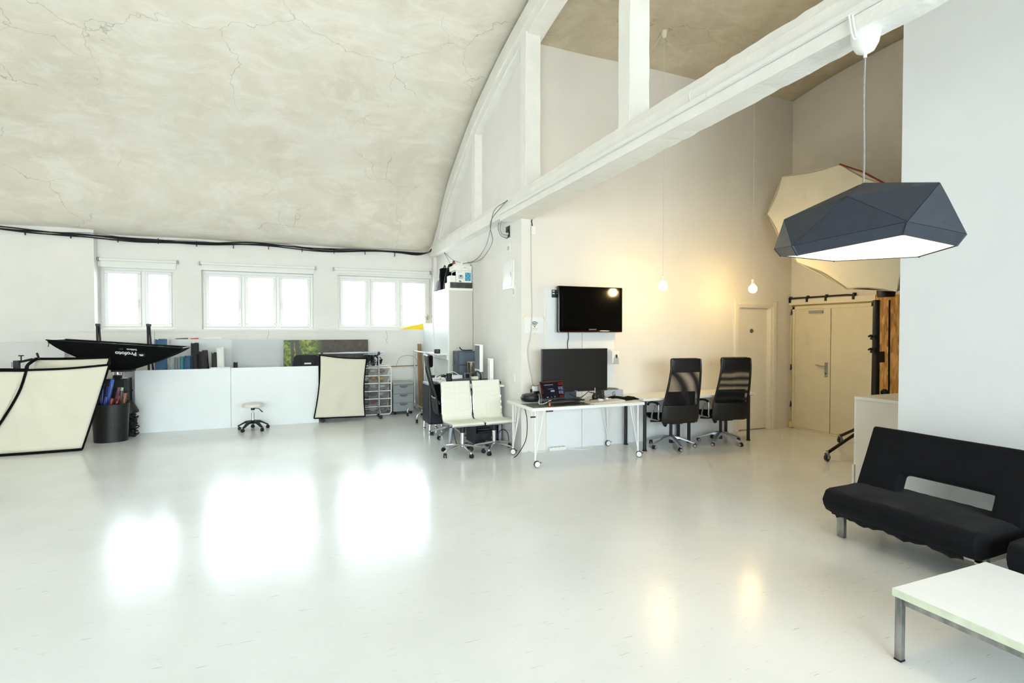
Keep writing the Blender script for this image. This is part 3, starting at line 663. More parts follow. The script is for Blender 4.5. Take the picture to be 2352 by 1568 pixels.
def caster_hair(par, x, y, a):
    l = MB(); r = .042
    l.lathe([(.008, -.016), (r - .006, -.016), (r, -.010), (r, .010), (r - .006, .016), (.008, .016)], (0, 0, 0), 22, 'X')
    o = l.build('caster', M_dgrey, par); o.location = (x, y, r); o.rotation_euler = (0, 0, a)
    for s in (-1, 1): MB().lathe([(.002, s * .0165), (r - .008, s * .0165), (r - .008, s * .019), (.002, s * .020)], (0, 0, 0), 20, 'X').build('wheel_cap', M_whitem, o)
    MB().bx(-.006, .006, -.055, -.03, .012, .02).build('brake_tab', M_black, o)
t = thing('rolling_table', 'white table on white hairpin legs with casters under the big black monitor', 'table', (3.485, 6.30, 0), R(-1.0))
MB().bx(-.81, .81, -.43, .43, .702, .738).build('tabletop', M_white, t, bevel=.002)
for sx, sy in ((-1, -1), (1, -1), (-1, 1), (1, 1)):
    x, y = sx * .745, sy * .375; b = MB()
    b.tube([(x, y, .70), (x, y, .085)], .011, 8)
    b.tube([(x - sx * .12, y, .70), (x - sx * .008, y, .14), (x, y, .125)], .0055, 6).tube([(x, y - sy * .12, .70), (x, y - sy * .008, .14), (x, y, .125)], .0055, 6)
    b.tube([(x - sx * .07, y - sy * .07, .70), (x - sx * .006, y - sy * .006, .15)], .0055, 6)
    b.build('leg', M_white, t)
    caster_hair(t, x + (.02 if sy < 0 else 0), y + (-.01 if sx < 0 else .0), R(70 + 15 * sx * sy))
MB().bx(-.62, -.53, -.432, -.415, .685, .702).build('cable_clip', M_dgrey, t)
MB().bx(-.815, -.75, -.40, -.38, .62, .635).build('clamp_knob', M_black, t)

t = thing('long_desk', 'long white desk on black round legs along the alcove wall', 'desk', (5.50, 6.435, 0))
MB().bx(-1.03, 1.03, -.305, .305, .705, .74).build('tabletop', M_white, t, bevel=.002)
for x in (-.965, 0, .95):
    for y in (-.245, .215):
        if x == 0 and y < 0: y = -.02
        b = MB().cyl((x, y, .012), (x, y, .70), .024, n=18); b.lathe([(.033, 0), (.034, .006), (.028, .014)], (x, y, 0), 18); b.bx(x - .05, x + .05, y - .05, y + .05, .699, .705); b.build('leg', M_black, t)

def star_base(t, m_arm, arm_r, n_ang, hub_z, tip_z, rad, caster_m, wheel_cap=None, flat=False):
    for k in range(5):
        a = n_ang + 2 * pi * k / 5; dx, dy = cos(a), sin(a); px, py = -dy, dx
        if flat:
            w0, w1 = .036, .022
            b = MB(); q = [(.03, hub_z + .03, hub_z - .02, w0), (.12, hub_z + .018, hub_z - .015, .034), (rad * .97, tip_z + .018, tip_z - .006, w1), (rad + .012, tip_z + .012, tip_z - .006, w1 * .8)]
            for r_, zt, zb, w_ in q: b.v += [V((dx * r_ + px * w_, dy * r_ + py * w_, zb)), V((dx * r_ - px * w_, dy * r_ - py * w_, zb)), V((dx * r_ - px * w_ * .8, dy * r_ - py * w_ * .8, zt)), V((dx * r_ + px * w_ * .8, dy * r_ + py * w_ * .8, zt))]
            for i in range(3):
                for j in range(4): b.f.append((i * 4 + j, i * 4 + (j + 1) % 4, i * 4 + 4 + (j + 1) % 4, i * 4 + 4 + j)); b.sm.append(False)
            b.f += [(3, 2, 1, 0), (12, 13, 14, 15)]; b.sm += [False] * 2
            b.build('base_arm', m_arm, t, bevel=.006)
        else:
            MB().tube([(dx * .02, dy * .02, hub_z), (dx * .1, dy * .1, hub_z - .012), (dx * rad * .93, dy * rad * .93, tip_z + .012), (dx * rad, dy * rad, tip_z), (dx * rad, dy * rad, tip_z - .02)], [arm_r * 1.2, arm_r * 1.2, arm_r, arm_r * .9, arm_r * .8], 8).build('base_arm', m_arm, t)
        r = .026; ca = a + .9 + k * 1.3; cx, cy = dx * rad + cos(ca) * .014, dy * rad + sin(ca) * .014; qx, qy = -sin(ca), cos(ca)
        b = MB(); b.cyl((dx * rad, dy * rad, r), (dx * rad, dy * rad, tip_z), .006, n=8)
        for s in (-1, 1):
            c0 = V((cx + qx * s * .006, cy + qy * s * .006, r)); c1 = V((cx + qx * s * .024, cy + qy * s * .024, r))
            b.tube([c0, c0 + (c1 - c0) * .8, c1], [r, r, r * .85], 16)
        hd = MB(); b.tube([(cx - qx * .02, cy - qy * .02, r + .018), (cx + qx * .02, cy + qy * .02, r + .018)], .016, 8)
        o = b.build('caster', caster_m, t)
        if wheel_cap:
            for s in (-1, 1): MB().tube([(cx + qx * s * .0235, cy + qy * s * .0235, r), (cx + qx * s * .0255, cy + qy * s * .0255, r)], r * .72, 14).build('wheel_cap', wheel_cap, o)

def high_back_chair(name, label, mesh_m, ang0, loc, rz, group):
    t = thing(name, label, 'chair', loc, rz, group)
    star_base(t, M_alu, .02, ang0, .135, .062, .325, M_rubber, M_grey, flat=True)
    MB().cyl((0, 0, .06), (0, 0, .13), .028, n=14).cyl((0, 0, .13), (0, 0, .36), .022, n=14).build('gas_column', M_black, t)
    m = MB().bx(-.10, .10, -.16, .14, .355, .405); m.tube([(-.10, .02, .375), (-.20, .03, .372), (-.30, .06, .378)], [.008, .009, .016], 8); m.sph((-.13, -.06, .35), .045, 12, 8, (.6, 1, 1)); m.build('mechanism', M_black, t, bevel=.012)
    sq = rsect([(-.25, .40), (-.25, .455), (.20, .475), (.265, .455), (.255, .42), (.2, .395)], .03)
    b = MB(); k = len(sq); rows = []
    for i in range(13):
        x = -.26 + .52 * i / 12; s = 1 - .06 * abs(i / 6 - 1) ** 4; dz = .012 * abs(i / 6 - 1) ** 2
        rows += [V((x, p[0] * s, p[1] + dz)) for p in sq]
    b.v = rows
    for i in range(12):
        for j in range(k): b.f.append((i * k + j, i * k + (j + 1) % k, (i + 1) * k + (j + 1) % k, (i + 1) * k + j)); b.sm.append(True)
    b.f += [tuple(range(k))[::-1], tuple(12 * k + j for j in range(k))]; b.sm += [False] * 2
    b.build('seat', M_blackm, t)
    prof = [(.385, -.225, .27), (.46, -.245, .285), (.55, -.255, .287), (.64, -.265, .282), (.74, -.29, .272), (.86, -.325, .262), (.98, -.355, .252), (1.10, -.378, .243), (1.20, -.388, .236), (1.29, -.388, .228)]
    P = bez([(z, y, w_) for z, y, w_ in prof], 4)
    def at(z):
        for a, c in zip(P, P[1:]):
            if a.x <= z <= c.x + 1e-6: f = (z - a.x) / max(1e-6, c.x - a.x); return a.y + (c.y - a.y) * f, a.z + (c.z - a.z) * f
        return P[-1].y, P[-1].z
    def sheet_(z0, z1, inset, bow, n=12, nu=10, dy=0):
        b = MB()
        def fn(u, v):
            z = z0 + (z1 - z0) * v; y, w_ = at(z); s = 2 * u - 1
            return (s * (w_ - inset), y + dy + bow * (1 - s * s) * -1 + .0, z)
        return b.grid(fn, nu, n)
    sheet_(.395, .645, .012, .035).build('back_shell', mat('chair_leather', (.07, .07, .072), .42), t, solid=.03, off=0, bevel=.008)
    sheet_(.63, 1.13, .018, .0, 16).build('mesh_panel', mesh_m, t)
    sheet_(.60, .83, .05, .012, 8, dy=.04).build('lumbar_pad', M_blackm, t, solid=.02, off=0)
    fr = MB()
    for s in (-1, 1): fr.tube([(s * (at(.39 + .9 * i / 20)[1] - .012), at(.39 + .9 * i / 20)[0], .39 + .9 * i / 20) for i in range(21)], .016, 8)
    fr.tube([(-.20, at(1.285)[0], 1.285), (.20, at(1.285)[0], 1.285)], .016, 8).tube([(-.24, at(.40)[0], .395), (.24, at(.40)[0], .395)], .016, 8)
    fr.build('back_frame', mat('chair_leather', (.07, .07, .072), .42), t)
    sheet_(1.11, 1.30, .012, .01, 6).build('upper_back_panel', M_black, t, solid=.022, off=0, bevel=.008)
    hr = MB().bx(-.215, .215, at(1.2)[0] + .015, at(1.2)[0] + .075, 1.115, 1.305); hr.build('headrest', M_blackm, t, bevel=.03, seg=3)
    for s in (-1, 1):
        x = s * .275
        a = MB().tube(bez([(s * .20, .06, .415), (x, .055, .425), (x + s * .02, -.02, .55), (x + s * .012, -.05, .61)], 6), .011, 8, flat=1.5)
        a.tube(bez([(s * .20, -.12, .43), (x, -.14, .44), (x + s * .015, -.17, .56), (x + s * .012, -.16, .64)], 6), .011, 8, flat=1.5)
        a.build('armrest', M_alu, t)
        MB().tube(bez([(x + s * .012, -.165, .63), (x + s * .012, -.10, .655), (x + s * .012, .03, .655), (x + s * .016, .12, .63), (x + s * .02, .135, .60)], 6), .02, 8, flat=.7).build('arm_pad', M_black, t)
    return t
high_back_chair('office_chair', 'black high-back mesh office chair with diagonal sheen, at the near end of the long desk', M_meshA, R(49), (5.05, 6.27, 0), R(-8), 'black high-back mesh chairs')
high_back_chair('office_chair', 'black high-back mesh office chair with banded sheen, nearest the small white door', M_meshB, R(6.5), (5.93, 6.22, 0), R(-12), 'black high-back mesh chairs')
high_back_chair('office_chair', 'black high-back mesh office chair seen side-on at the cluttered corner desk', M_meshA, R(30), (2.32, 8.25, 0), R(-97), 'black high-back mesh chairs')

def ribbed_chair(label, loc, rz, a0):
    t = thing('ribbed_chair', label, 'chair', loc, rz, 'white ribbed office chairs')
    path = bez([(.245, .425, 0), (.235, .448, 0), (.19, .455, 0), (.0, .445, 0), (-.13, .438, 0), (-.19, .455, 0), (-.215, .51, 0), (-.232, .62, 0), (-.255, .78, 0), (-.295, .955, 0), (-.30, .965, 0)], 8)
    L = [0]
    for a, c in zip(path, path[1:]): L.append(L[-1] + (c - a).length)
    tot = L[-1]; NU = 20; NV = 104; rib = .083; gx = .062
    b = MB()
    def fn(u, v):
        s = v * tot; k = 0
        while k < len(L) - 2 and L[k + 1] < s: k += 1
        f = (s - L[k]) / max(1e-6, L[k + 1] - L[k]); p = path[k].lerp(path[k + 1], f); d = (path[k + 1] - path[k]).normalized(); nrm = V((d.y, -d.x, 0))
        if nrm.y < 0 and abs(nrm.y) > .5: nrm = -nrm
        if d.y > .5: nrm = V((d.y, -d.x, 0)); nrm = nrm if nrm.x > 0 else -nrm
        x = (u - .5) * .44
        q = min(abs(((s / rib + .5) % 1) - .5) * rib, abs(((x / gx) % 1) - .5) * gx) if 0 else abs(((s / rib + .5) % 1) - .5) * rib
        h = .006 * min(1, q / .016) ** .5
        qx = abs(((x / gx + .5) % 1) - .5) * gx; h -= .006 * max(0, 1 - qx / .010)
        taper = 1 - .035 * max(0, v - .45) / .55
        p = p + nrm * h
        return (x * taper, p.x, p.y)
    b.grid(fn, NU, NV); b.build('seat_shell', mat('ivory_leather', (.90, .895, .84), .5), t, solid=.022)
    for s in (-1, 1):
        MB().tube([(s * (.222 - .008 * i / len(path)), p.x, p.y - .004) for i, p in enumerate(path)], .0065, 8).build('side_rail', M_chrome, t)
    MB().tube([(-.22, .247, .42), (.22, .247, .42)], .009, 8).build('front_rail', M_chrome, t)
    for z, y in ((.60, -.24), (.80, -.27)): MB().tube([(-.22, y, z), (.22, y, z)], .008, 6).build('cross_bar', M_chrome, t)
    MB().cyl((0, 0, .10), (0, 0, .31), .026, n=16).cyl((0, 0, .28), (0, 0, .30), .03, n=16).build('gas_column', M_chrome, t)
    MB().cyl((0, 0, .29), (0, 0, .38), .036, n=14).bx(-.09, .09, -.10, .10, .375, .415).tube([(.06, .02, .39), (.17, .03, .385), (.20, .03, .375)], .007, 8).build('mechanism', M_black, t, bevel=.01)
    star_base(t, M_chrome, .013, a0, .125, .075, .30, M_rubber)
    return t
ribbed_chair('white ribbed leather office chair beside the black mesh chair, its base nearest the windows', (2.12, 6.985, 0), R(183), R(20))
ribbed_chair('white ribbed leather office chair standing against the corner of the partition wall', (2.585, 7.0, 0), R(184), R(52))

# ------------------------------------------------------------------ on and around the rolling table
TZ = .738
t = thing('monitor', 'large black flat monitor standing on the white rolling table', 'monitor', (3.55, 6.42, TZ))
MB().bx(-.505, .505, -.022, .02, .115, .70).build('case', mat('monitor_case', (.10, .10, .105), .4), t, bevel=.004)
MB().bx(-.492, .492, -.0235, -.02, .135, .688).build('screen', mat('monitor_screen', (.085, .085, .082), .38), t)
MB().bx(-.16, .02, -.01, .02, .02, .13).build('stand_neck', mat('steel_blue', (.30, .34, .39), .35, .4), t, bevel=.004)
MB().bx(-.22, .10, -.10, .09, 0, .016).build('stand_foot', M_black, t, bevel=.004)
MB().bx(-.015, .03, -.0245, -.02, .120, .128).build('badge', M_alu, t)

t = thing('laptop', 'open laptop with a dark red photo-app screen on the white rolling table', 'laptop', (3.17, 6.17, TZ), R(6))
MB().bx(-.185, .225, -.16, .12, 0, .022).build('cooling_stand', M_black, t, bevel=.004)
MB().bx(-.18, .18, -.12, .115, .024, .04).build('base', mat('space_grey', (.36, .36, .38), .35, .7), t, bevel=.004)
MB().bx(-.15, .15, -.02, .095, .0402, .0415).build('keyboard', M_black, t)
MB().bx(-.055, .055, -.108, -.03, .0402, .0412).build('touchpad', mat('touchpad_grey', (.28, .28, .29), .3), t)
MB().tube([(-.18, -.121, .036), (.18, -.121, .036)], .0025, 5).build('front_edge', M_steel, t)
def tilt(p, a=R(-16), o=V((0, .115, .042))): return o + Matrix.Rotation(a, 3, 'X') @ V(p)
def slab(x0, x1, z0, z1, y0, y1):
    b = MB(); b.bx(x0, x1, y0, y1, z0, z1); b.v = [tilt(p) for p in b.v]; return b
sc = slab(-.18, .18, 0, .245, -.004, .004).build('lid', mat('space_grey', (.36, .36, .38), .35, .7), t, bevel=.003)
def scr(name, rects, col, e=1.0):
    b = MB()
    for x0, x1, z0, z1 in rects: b.add([tilt((x0, -.0062, z0)), tilt((x1, -.0062, z0)), tilt((x1, -.0062, z1)), tilt((x0, -.0062, z1))], [(0, 1, 2, 3)])
    for p in b.v: pass
    return b
def scr_part(name, rects, col, lift, em=.6):
    em = em * .25
    b = MB()
    for x0, x1, z0, z1 in rects: b.add([tilt((x0, -.0046 - lift, z0)), tilt((x1, -.0046 - lift, z0)), tilt((x1, -.0046 - lift, z1)), tilt((x0, -.0046 - lift, z1))], [(0, 1, 2, 3)])
    o = b.build(name, mat('screen_' + name, col, .2, emit=em), sc, solid=.0002)
    if len(rects) > 1: o['kind'] = 'stuff'
    return o
scr_part('display', [(-.172, .172, .016, .236)], (.075, .07, .10), 0, .5)
scr_part('red_bands', [(-.14, .08, .226, .232), (-.168, -.158, .12, .205), (-.160, -.146, .08, .12), (.10, .170, .185, .222), (.10, .170, .020, .048)], (.40, .09, .055), .0004, .6)
scr_part('thumbnails', [(.095, .125, .125, .165), (.13, .165, .12, .165), (.095, .125, .07, .11), (.13, .165, .065, .11)], (.33, .36, .46), .0006, .6)
scr_part('controls', [(-.03, .03, .10, .122), (-.06, -.05, .135, .143), (-.04, -.03, .135, .143), (-.02, -.01, .135, .143), (0, .01, .135, .143), (-.10, -.075, .025, .037), (-.035, -.025, .026, .036), (.015, .03, .025, .037), (-.12, .02, .19, .197)], (.50, .55, .66), .0006, .6)

t = thing('microphone_bag', 'round black padded gear pouch at the wall end of the white rolling table', 'pouch', (2.935, 6.52, TZ))
b = MB(); b.lathe([(.002, 0), (.09, .0), (.125, .02), (.135, .05), (.12, .085), (.08, .10), (.002, .104)], (0, 0, 0), 22); [setattr(p, 'x', p.x * 1.05) for p in b.v]
b.build('body', M_black, t)
MB().tube(bez([(-.10, -.09, .05), (-.02, -.135, .055), (.07, -.12, .05)], 5), .006, 6).build('zip', M_dgrey, t)
MB().bx(.05, .125, -.02, .03, .10, .135, ry=R(8)).build('flap', M_black, t, bevel=.012)
t = thing('power_adapter', 'white square power adapter lying on the round black pouch', 'adapter', (2.985, 6.50, TZ + .135))
MB().box((0, 0, .032), (.078, .03, .066)).build('body', M_white, t, bevel=.007)
MB().bx(-.068, -.042, -.012, .012, -.018, .03).build('plug', M_black, t, bevel=.004)
MB().tube(bez([(-.055, 0, .03), (-.05, 0, .07), (-.02, 0, .085), (.0, 0, .066)], 5), .003, 6).build('lead', M_black, t)
for nm, pts, r, m, lab in (
    ('white_cable', [(3.03, 6.47, TZ + .09), (2.96, 6.30, TZ + .06), (2.90, 6.18, TZ + .01), (2.96, 6.13, TZ + .02), (3.04, 6.16, TZ + .045), (3.08, 6.18, TZ + .035)], .0045, M_white, 'white cable looping from the pouch into the laptop'),
    ('black_cable', [(3.02, 6.52, TZ + .15), (3.06, 6.46, TZ + .09), (3.12, 6.40, TZ + .05), (3.20, 6.36, TZ + .03)], .004, M_black, 'black cable running from the white adapter behind the laptop'),
    ('black_cable', [(2.985, 6.48, TZ + .2), (3.03, 6.42, TZ + .22), (3.06, 6.40, TZ + .12), (3.12, 6.38, TZ + .04)], .0025, M_dgrey, 'thin grey lead arching over the white adapter'),
    ('black_cable', [(3.42, 6.34, TZ + .10), (3.52, 6.26, TZ + .05), (3.62, 6.30, TZ + .07), (3.74, 6.36, TZ + .12)], .005, M_black, 'black cable drooping under the big monitor'),
    ('black_cable', [(3.40, 6.14, TZ + .006), (3.48, 6.09, TZ + .006), (3.60, 6.12, TZ + .01), (3.68, 6.22, TZ + .02), (3.78, 6.27, TZ + .01)], .005, M_black, 'black cable lying on the tabletop before the blower bulb'),
    ('black_cable', [(3.80, 6.46, TZ + .09), (3.9, 6.40, TZ + .07), (3.96, 6.37, TZ + .05), (4.02, 6.40, TZ + .03)], .006, M_black, 'black cable running into the grey drive box'),
    ('white_cable', [(3.62, 6.34, TZ + .02), (3.72, 6.36, TZ + .06), (3.82, 6.40, TZ + .05), (3.92, 6.42, TZ + .03)], .006, M_whitem, 'white cable bunched behind the blower bulb'),
    ('black_cable', [(2.86, 6.60, TZ - .04), (2.87, 6.5, .50), (2.82, 6.42, .25), (2.72, 6.45, .06), (2.68, 6.5, .006)], .006, M_black, 'black cable hanging from the rolling table down to its rear wheel')):
    tag(MB().tube(bez(pts, 7), r, 6).build(nm, m), lab, 'cable')
t = thing('cutting_mat', 'dark sheet fixed with green tape under the laptop', 'mat', (3.20, 6.17, TZ))
MB().bx(-.50, .36, -.255, .14, 0, .0012).build('sheet', mat('mat_dark', (.30, .32, .32), .5, noise=.5, nscale=25), t)
for x, y, a in ((-.33, -.25, .1), (-.02, -.25, -.1), (.30, -.24, .3), (-.49, .02, 1.5), (.28, .02, .2), (-.44, -.2, 2.4)): MB().box((x, y, .0018), (.06, .02, .001), rz=a).build('green_tape', mat('green_tape', (.45, .80, .45), .5), t)
t = thing('spray_bottle', 'tiny amber bottle standing on the dark sheet', 'bottle', (2.96, 6.00, TZ + .002)); MB().lathe([(.002, 0), (.011, 0), (.011, .028), (.005, .034), (.005, .042), (.002, .043)], (0, 0, 0), 12).build('body', mat('amber', (.85, .50, .20), .3), t)
t = thing('blower_bulb', 'black rubber air blower bulb with pale nozzle standing before the monitor', 'blower', (3.76, 6.24, TZ))
MB().lathe([(.002, 0), (.036, 0), (.030, .012), (.042, .035), (.040, .065), (.022, .095), (.010, .105), (.002, .106)], (0, 0, 0), 18).build('bulb', M_black, t)
MB().lathe([(.002, .10), (.008, .10), (.006, .175), (.002, .176)], (0, 0, 0), 10).build('nozzle', M_alu, t)
t = thing('drive_box', 'light grey desktop drive box with a round letter mark, dark front face turned left', 'drive', (4.13, 6.47, TZ), R(5))
MB().bx(-.13, .20, -.06, .08, .004, .108).build('body', mat('drive_silver', (.80, .83, .87), .35, .3), t, bevel=.004)
MB().bx(-.178, -.128, -.06, .08, .002, .108).build('vent_face', M_dgrey, t, bevel=.002)
for a, c in ((-.163, .07), (-.150, .05), (-.160, .035), (-.147, .078)): MB().box((a, -.0605, c), (.007, .002, .009)).build('led', M_alu, t)
text('G', .085, (.035, -.0612, .054), (R(90), 0, 0), M_dgrey, t)
t = thing('remote_control', 'dark grey remote control lying on top of the drive box', 'remote', (4.20, 6.49, TZ + .1085), R(-20))
b = MB(); b.prism(rsect([(-.085, 0), (-.06, .026), (.07, .018), (.085, .006), (.075, 0)], .012), -.022, .022, 'Y'); b.build('body', mat('remote_grey', (.40, .40, .38), .5), t)
for i in range(4): MB().box((-.03 + i * .022, 0, .0245 - i * .0012), (.010, .024, .003)).build('button', M_dgrey, t)
t = thing('graphics_tablet', 'pale silver flat slab lying at the front edge of the white rolling table', 'tablet', (3.80, 6.08, TZ), R(2))
b = MB(); b.prism([(-.29, .0), (-.29, .012), (.22, .028), (.25, .028), (.25, 0)], -.13, .13, 'Y'); b.build('body', mat('tablet_silver', (.86, .85, .82), .4, .2), t, bevel=.004)
t = thing('mouse', 'small white round mouse on the silver slab', 'mouse', (3.86, 6.10, TZ + .026)); MB().sph((0, 0, .012), .026, 14, 8, (1, .8, .5)).build('body', M_white, t); MB().tube([(-.02, .0, .012), (-.09, .03, .006)], .003, 6).build('tail', M_alu, t)
t = thing('white_plug', 'short white plug piece on the silver slab beside the small mouse', 'plug', (3.745, 6.07, TZ + .022), R(-5)); MB().bx(-.035, .03, -.013, .013, 0, .02).build('body', M_white, t, bevel=.004); MB().bx(.03, .045, -.008, .008, .003, .016).build('pin', M_alu, t)
b = MB(); rs = random.Random(4)
def cl(u, v):
    x = -.22 + .46 * u + .03 * sin(v * 3); y = -.11 + .22 * v + .02 * sin(u * 9); e = min(u, 1 - u, v, 1 - v)
    return (x, y, .006 + .035 * min(1, e * 6) * (.7 + .35 * sin(u * 11 + v * 5) * cos(v * 7 + 2 * u)))
b.grid(cl, 22, 12); o = b.build('black_cloth', M_blackm, None, solid=.006, off=0); o.location = (4.13, 6.20, TZ + .001); o.rotation_euler = (0, 0, R(-6))
tag(o, 'crumpled black cloth on the end of the white rolling table, next to the long desk', 'cloth')
t = thing('power_strip', 'white power strip lying on the floor under the rolling table', 'power strip', (3.42, 6.69, 0), R(-2))
MB().bx(-.13, .13, -.028, .028, 0, .048).build('body', M_whitem, t, bevel=.006)
for i in range(4): MB().lathe([(.017, .048), (.019, .0495), (.016, .0495), (.015, .047)], (-.09 + i * .06, 0, 0), 14).build('socket', mat('socket_grey', (.75, .75, .73), .5), t)
tag(MB().tube(bez([(3.545, 6.69, .01), (3.70, 6.60, .005), (3.85, 6.57, .005), (3.96, 6.62, .005), (3.93, 6.69, .005), (3.75, 6.70, .005), (3.6, 6.705, .005)], 8), .005, 6).build('cable', M_whitem), 'white cable curling on the floor right of the power strip', 'cable')
tag(MB().tube(bez([(3.29, 6.69, .01), (3.15, 6.66, .005), (3.05, 6.70, .005), (2.98, 6.73, .03)], 8), .005, 6).build('cable', M_whitem), 'white cable running from the power strip to the wall corner', 'cable')
t = thing('soap_dispenser', 'white and grey wall soap dispenser just beside the big black monitor', 'dispenser', (4.335, 6.72, 1.30))
b = MB(); b.prism(rsect([(-.11, 0 - .1), (-.11, .09), (-.02, .11), (.0, .11), (.0, -.1)], .03), -.065, .065, 'X'); b.build('body', M_white, t, bevel=.008)
b = MB(); b.prism([(-.045, -.10), (-.04, -.02), (-.012, .045), (.012, .045), (.04, -.02), (.045, -.10)], -.122, -.108, 'Y'); b.build('push_lever', mat('lever_grey', (.72, .73, .72), .35), t, bevel=.005)
MB().lathe([(.014, -.123), (.014, -.12)], (0, 0, .02), 14, 'Y').prism([(-.008, -.015), (.008, -.015), (.013, .02), (-.013, .02)], -.124, -.121, 'Y').build('sight_glass', M_black, t)

# wall pieces: notice, cords, switches, fuse box
t = thing('wifi_notice', 'white paper notice with a wireless symbol, taped up near the partition corner', 'notice', (3.085, 6.752, 1.76))
MB().bx(-.145, .145, -.003, 0, -.11, .11).build('sleeve', M_white, t)
tk = MB().lathe([(.0095, -.0036), (.0095, -.003)], (.01, 0, -.02), 14, 'Y'); n = 1
tk.build('dot', M_dgrey, t)
for r in (.028, .048, .068): MB().tube(arc((.01, -.0035, -.022), r, R(45), R(135), 12), .0055, 5).build('wave_arc', M_dgrey, t)
for z, ws in ((-.047, ((-.035, .02), (-.008, .018), (.018, .02), (.044, .018))), (-.063, ((-.018, .02), (.008, .016), (.034, .02)))):
    for x, w_ in ws: MB().box((x, -.0033, z), (w_, .0008, .005)).build('print_line', mat('print_grey', (.68, .68, .67), .6), t)
for x, z, a, w_ in ((.165, .10, -50, .085), (-.15, .115, 45, .09), (.01, -.125, 85, .05)): MB().box((x, -.004, z), (w_, .0015, .022), ry=R(a) * -1).build('tape', mat('masking_tape', (.90, .89, .74), .6), t)
tag(MB().tube(bez([(3.05, 6.748, 3.21), (3.035, 6.742, 3.06), (3.04, 6.744, 2.64), (3.045, 6.744, 2.28), (3.05, 6.74, 1.92), (3.03, 6.738, 1.62), (2.99, 6.735, 1.44), (3.0, 6.735, 1.26), (3.05, 6.74, 1.01), (3.07, 6.735, .89), (3.03, 6.66, .85)], 8), .006, 6).build('trailing_cable', mat('cord_grey', (.78, .78, .74), .6)), 'pale cord hanging down the wall across the wireless notice', 'cord')
t = thing('wall_sensor', 'small white box with a black wire stub under the beam end', 'sensor', (3.075, 6.76, 3.07)); MB().bx(-.035, .035, -.03, 0, -.06, .06).build('body', M_white, t, bevel=.012); MB().tube([(-.02, -.02, .06), (-.03, -.015, .12), (-.02, -.01, .16)], .008, 6).build('wire', M_black, t)
t = thing('fuse_box', 'white fuse box door set into the partition wall near its corner', 'fuse box', (2.9, 7.21, 2.49)); MB().bx(-.02, 0, -.20, .20, -.20, .20).build('frame', M_white, t, bevel=.004); MB().bx(-.028, -.02, -.155, .165, -.165, .165).build('door', M_white, t, bevel=.004); MB().bx(-.035, -.028, -.14, -.125, -.03, .03).build('latch', M_alu, t)
t = thing('light_switch', 'white switch plate just below the fuse box', 'switch', (2.9, 7.015, 2.24), group='small plates on the partition'); MB().bx(-.012, 0, -.05, .05, -.08, .08).build('plate', M_whitem, t, bevel=.004); MB().bx(-.02, -.012, -.014, .014, -.035, .035).build('rocker', mat('rocker_grey', (.75, .74, .68), .5), t)
t = thing('light_switch', 'white round-dial thermostat plate high above the fuse box', 'switch', (2.9, 7.20, 2.88), group='small plates on the partition'); MB().bx(-.012, 0, -.05, .05, -.07, .07).build('plate', M_whitem, t, bevel=.004); MB().lathe([(.03, -.02), (.034, -.012)], (0, .01, 0), 16, 'X').build('dial', mat('rocker_grey', (.75, .74, .68), .5), t)
t = thing('light_switch', 'white switch plate low on the partition beside the corner desk', 'switch', (2.9, 7.02, 1.01), group='small plates on the partition'); MB().bx(-.012, 0, -.045, .045, -.06, .06).build('plate', M_whitem, t, bevel=.004); MB().bx(-.016, -.012, -.03, .03, -.045, .045).build('rocker', M_white, t)
t = thing('cable_opening', 'dark square cable opening under the beam end with grey cables entering', 'opening', (2.9, 7.24, 3.12)); MB().bx(-.006, .0, -.09, .09, -.085, .085).build('hole', M_blackg, t); MB().bx(-.01, -.004, -.10, -.09, -.09, .09).build('edge', M_whitem, t)
for i in range(4): MB().tube(bez([(-.03 - .006 * i, .07 + .04 * i, .22), (-.06 - .01 * i, .12 + .02 * i, .10), (-.07, .06 + .02 * i, .0 - .01 * i), (-.005, -.02 + .02 * i, -.03 - .018 * i)], 6), .012, 6).build('cable', mat('cable_grey%d' % (i % 2), (.62, .63, .60) if i % 2 else (.82, .83, .80), .5), t)
for pts, lab in (([(2.86, 10.73, 3.31), (2.86, 10.05, 3.06), (2.85, 9.46, 2.94), (2.85, 8.7, 2.875), (2.85, 8.14, 3.01), (2.76, 7.64, 3.20), (2.66, 7.19, 3.40), (2.70, 6.78, 3.45)], 'thin grey cable sagging along the partition from window corner up to the beam'), ([(2.86, 10.73, 3.31), (2.85, 10.36, 3.11), (2.80, 10.0, 2.97), (2.70, 9.5, 2.86), (2.74, 9.0, 2.855), (2.85, 8.46, 2.85), (2.85, 8.03, 2.93), (2.80, 7.64, 3.05), (2.66, 7.36, 3.20), (2.66, 7.24, 3.32), (2.70, 6.78, 3.46)], 'darker grey cable sagging lower, over the boxes on the tall cabinet')):
    tag(MB().tube(bez(pts, 8), .0055, 6).build('hanging_cable', mat('cable_dark', (.45, .46, .46), .5)), lab, 'cable')
t = thing('cable_bundle', 'bundle of black cables running along the top of the window wall', 'cables', (0, 0, 0))
for i in range(5):
    rs = random.Random(i); pts = []
    for k in range(26):
        x = -5.6 + (2.50 + 5.6) * k / 25; y = 11.44 if x < -3.2 else (11.55 if x < -3.0 else 11.645)
        z = 3.37 + .022 * sin(k * .9) - .05 * math.exp(-((x + 2.7) / .6) ** 2) + .03 * max(0, (-3.5 - x)) * .6
        pts.append((x, y - .012 * (i % 2), z + (i - 2) * .012 + .014 * sin(k * (.6 + .2 * i) + i)))
    pts += [(2.68, 11.40 - .01 * i, 3.37), (2.74, 11.28, 3.41 + .008 * i), (2.755, 11.1, 3.44)]
    MB().tube(bez(pts, 3), .012 if i < 4 else .006, 6).build('cable', M_black if i < 4 else mat('cable_grey2', (.5, .5, .5), .5), t)
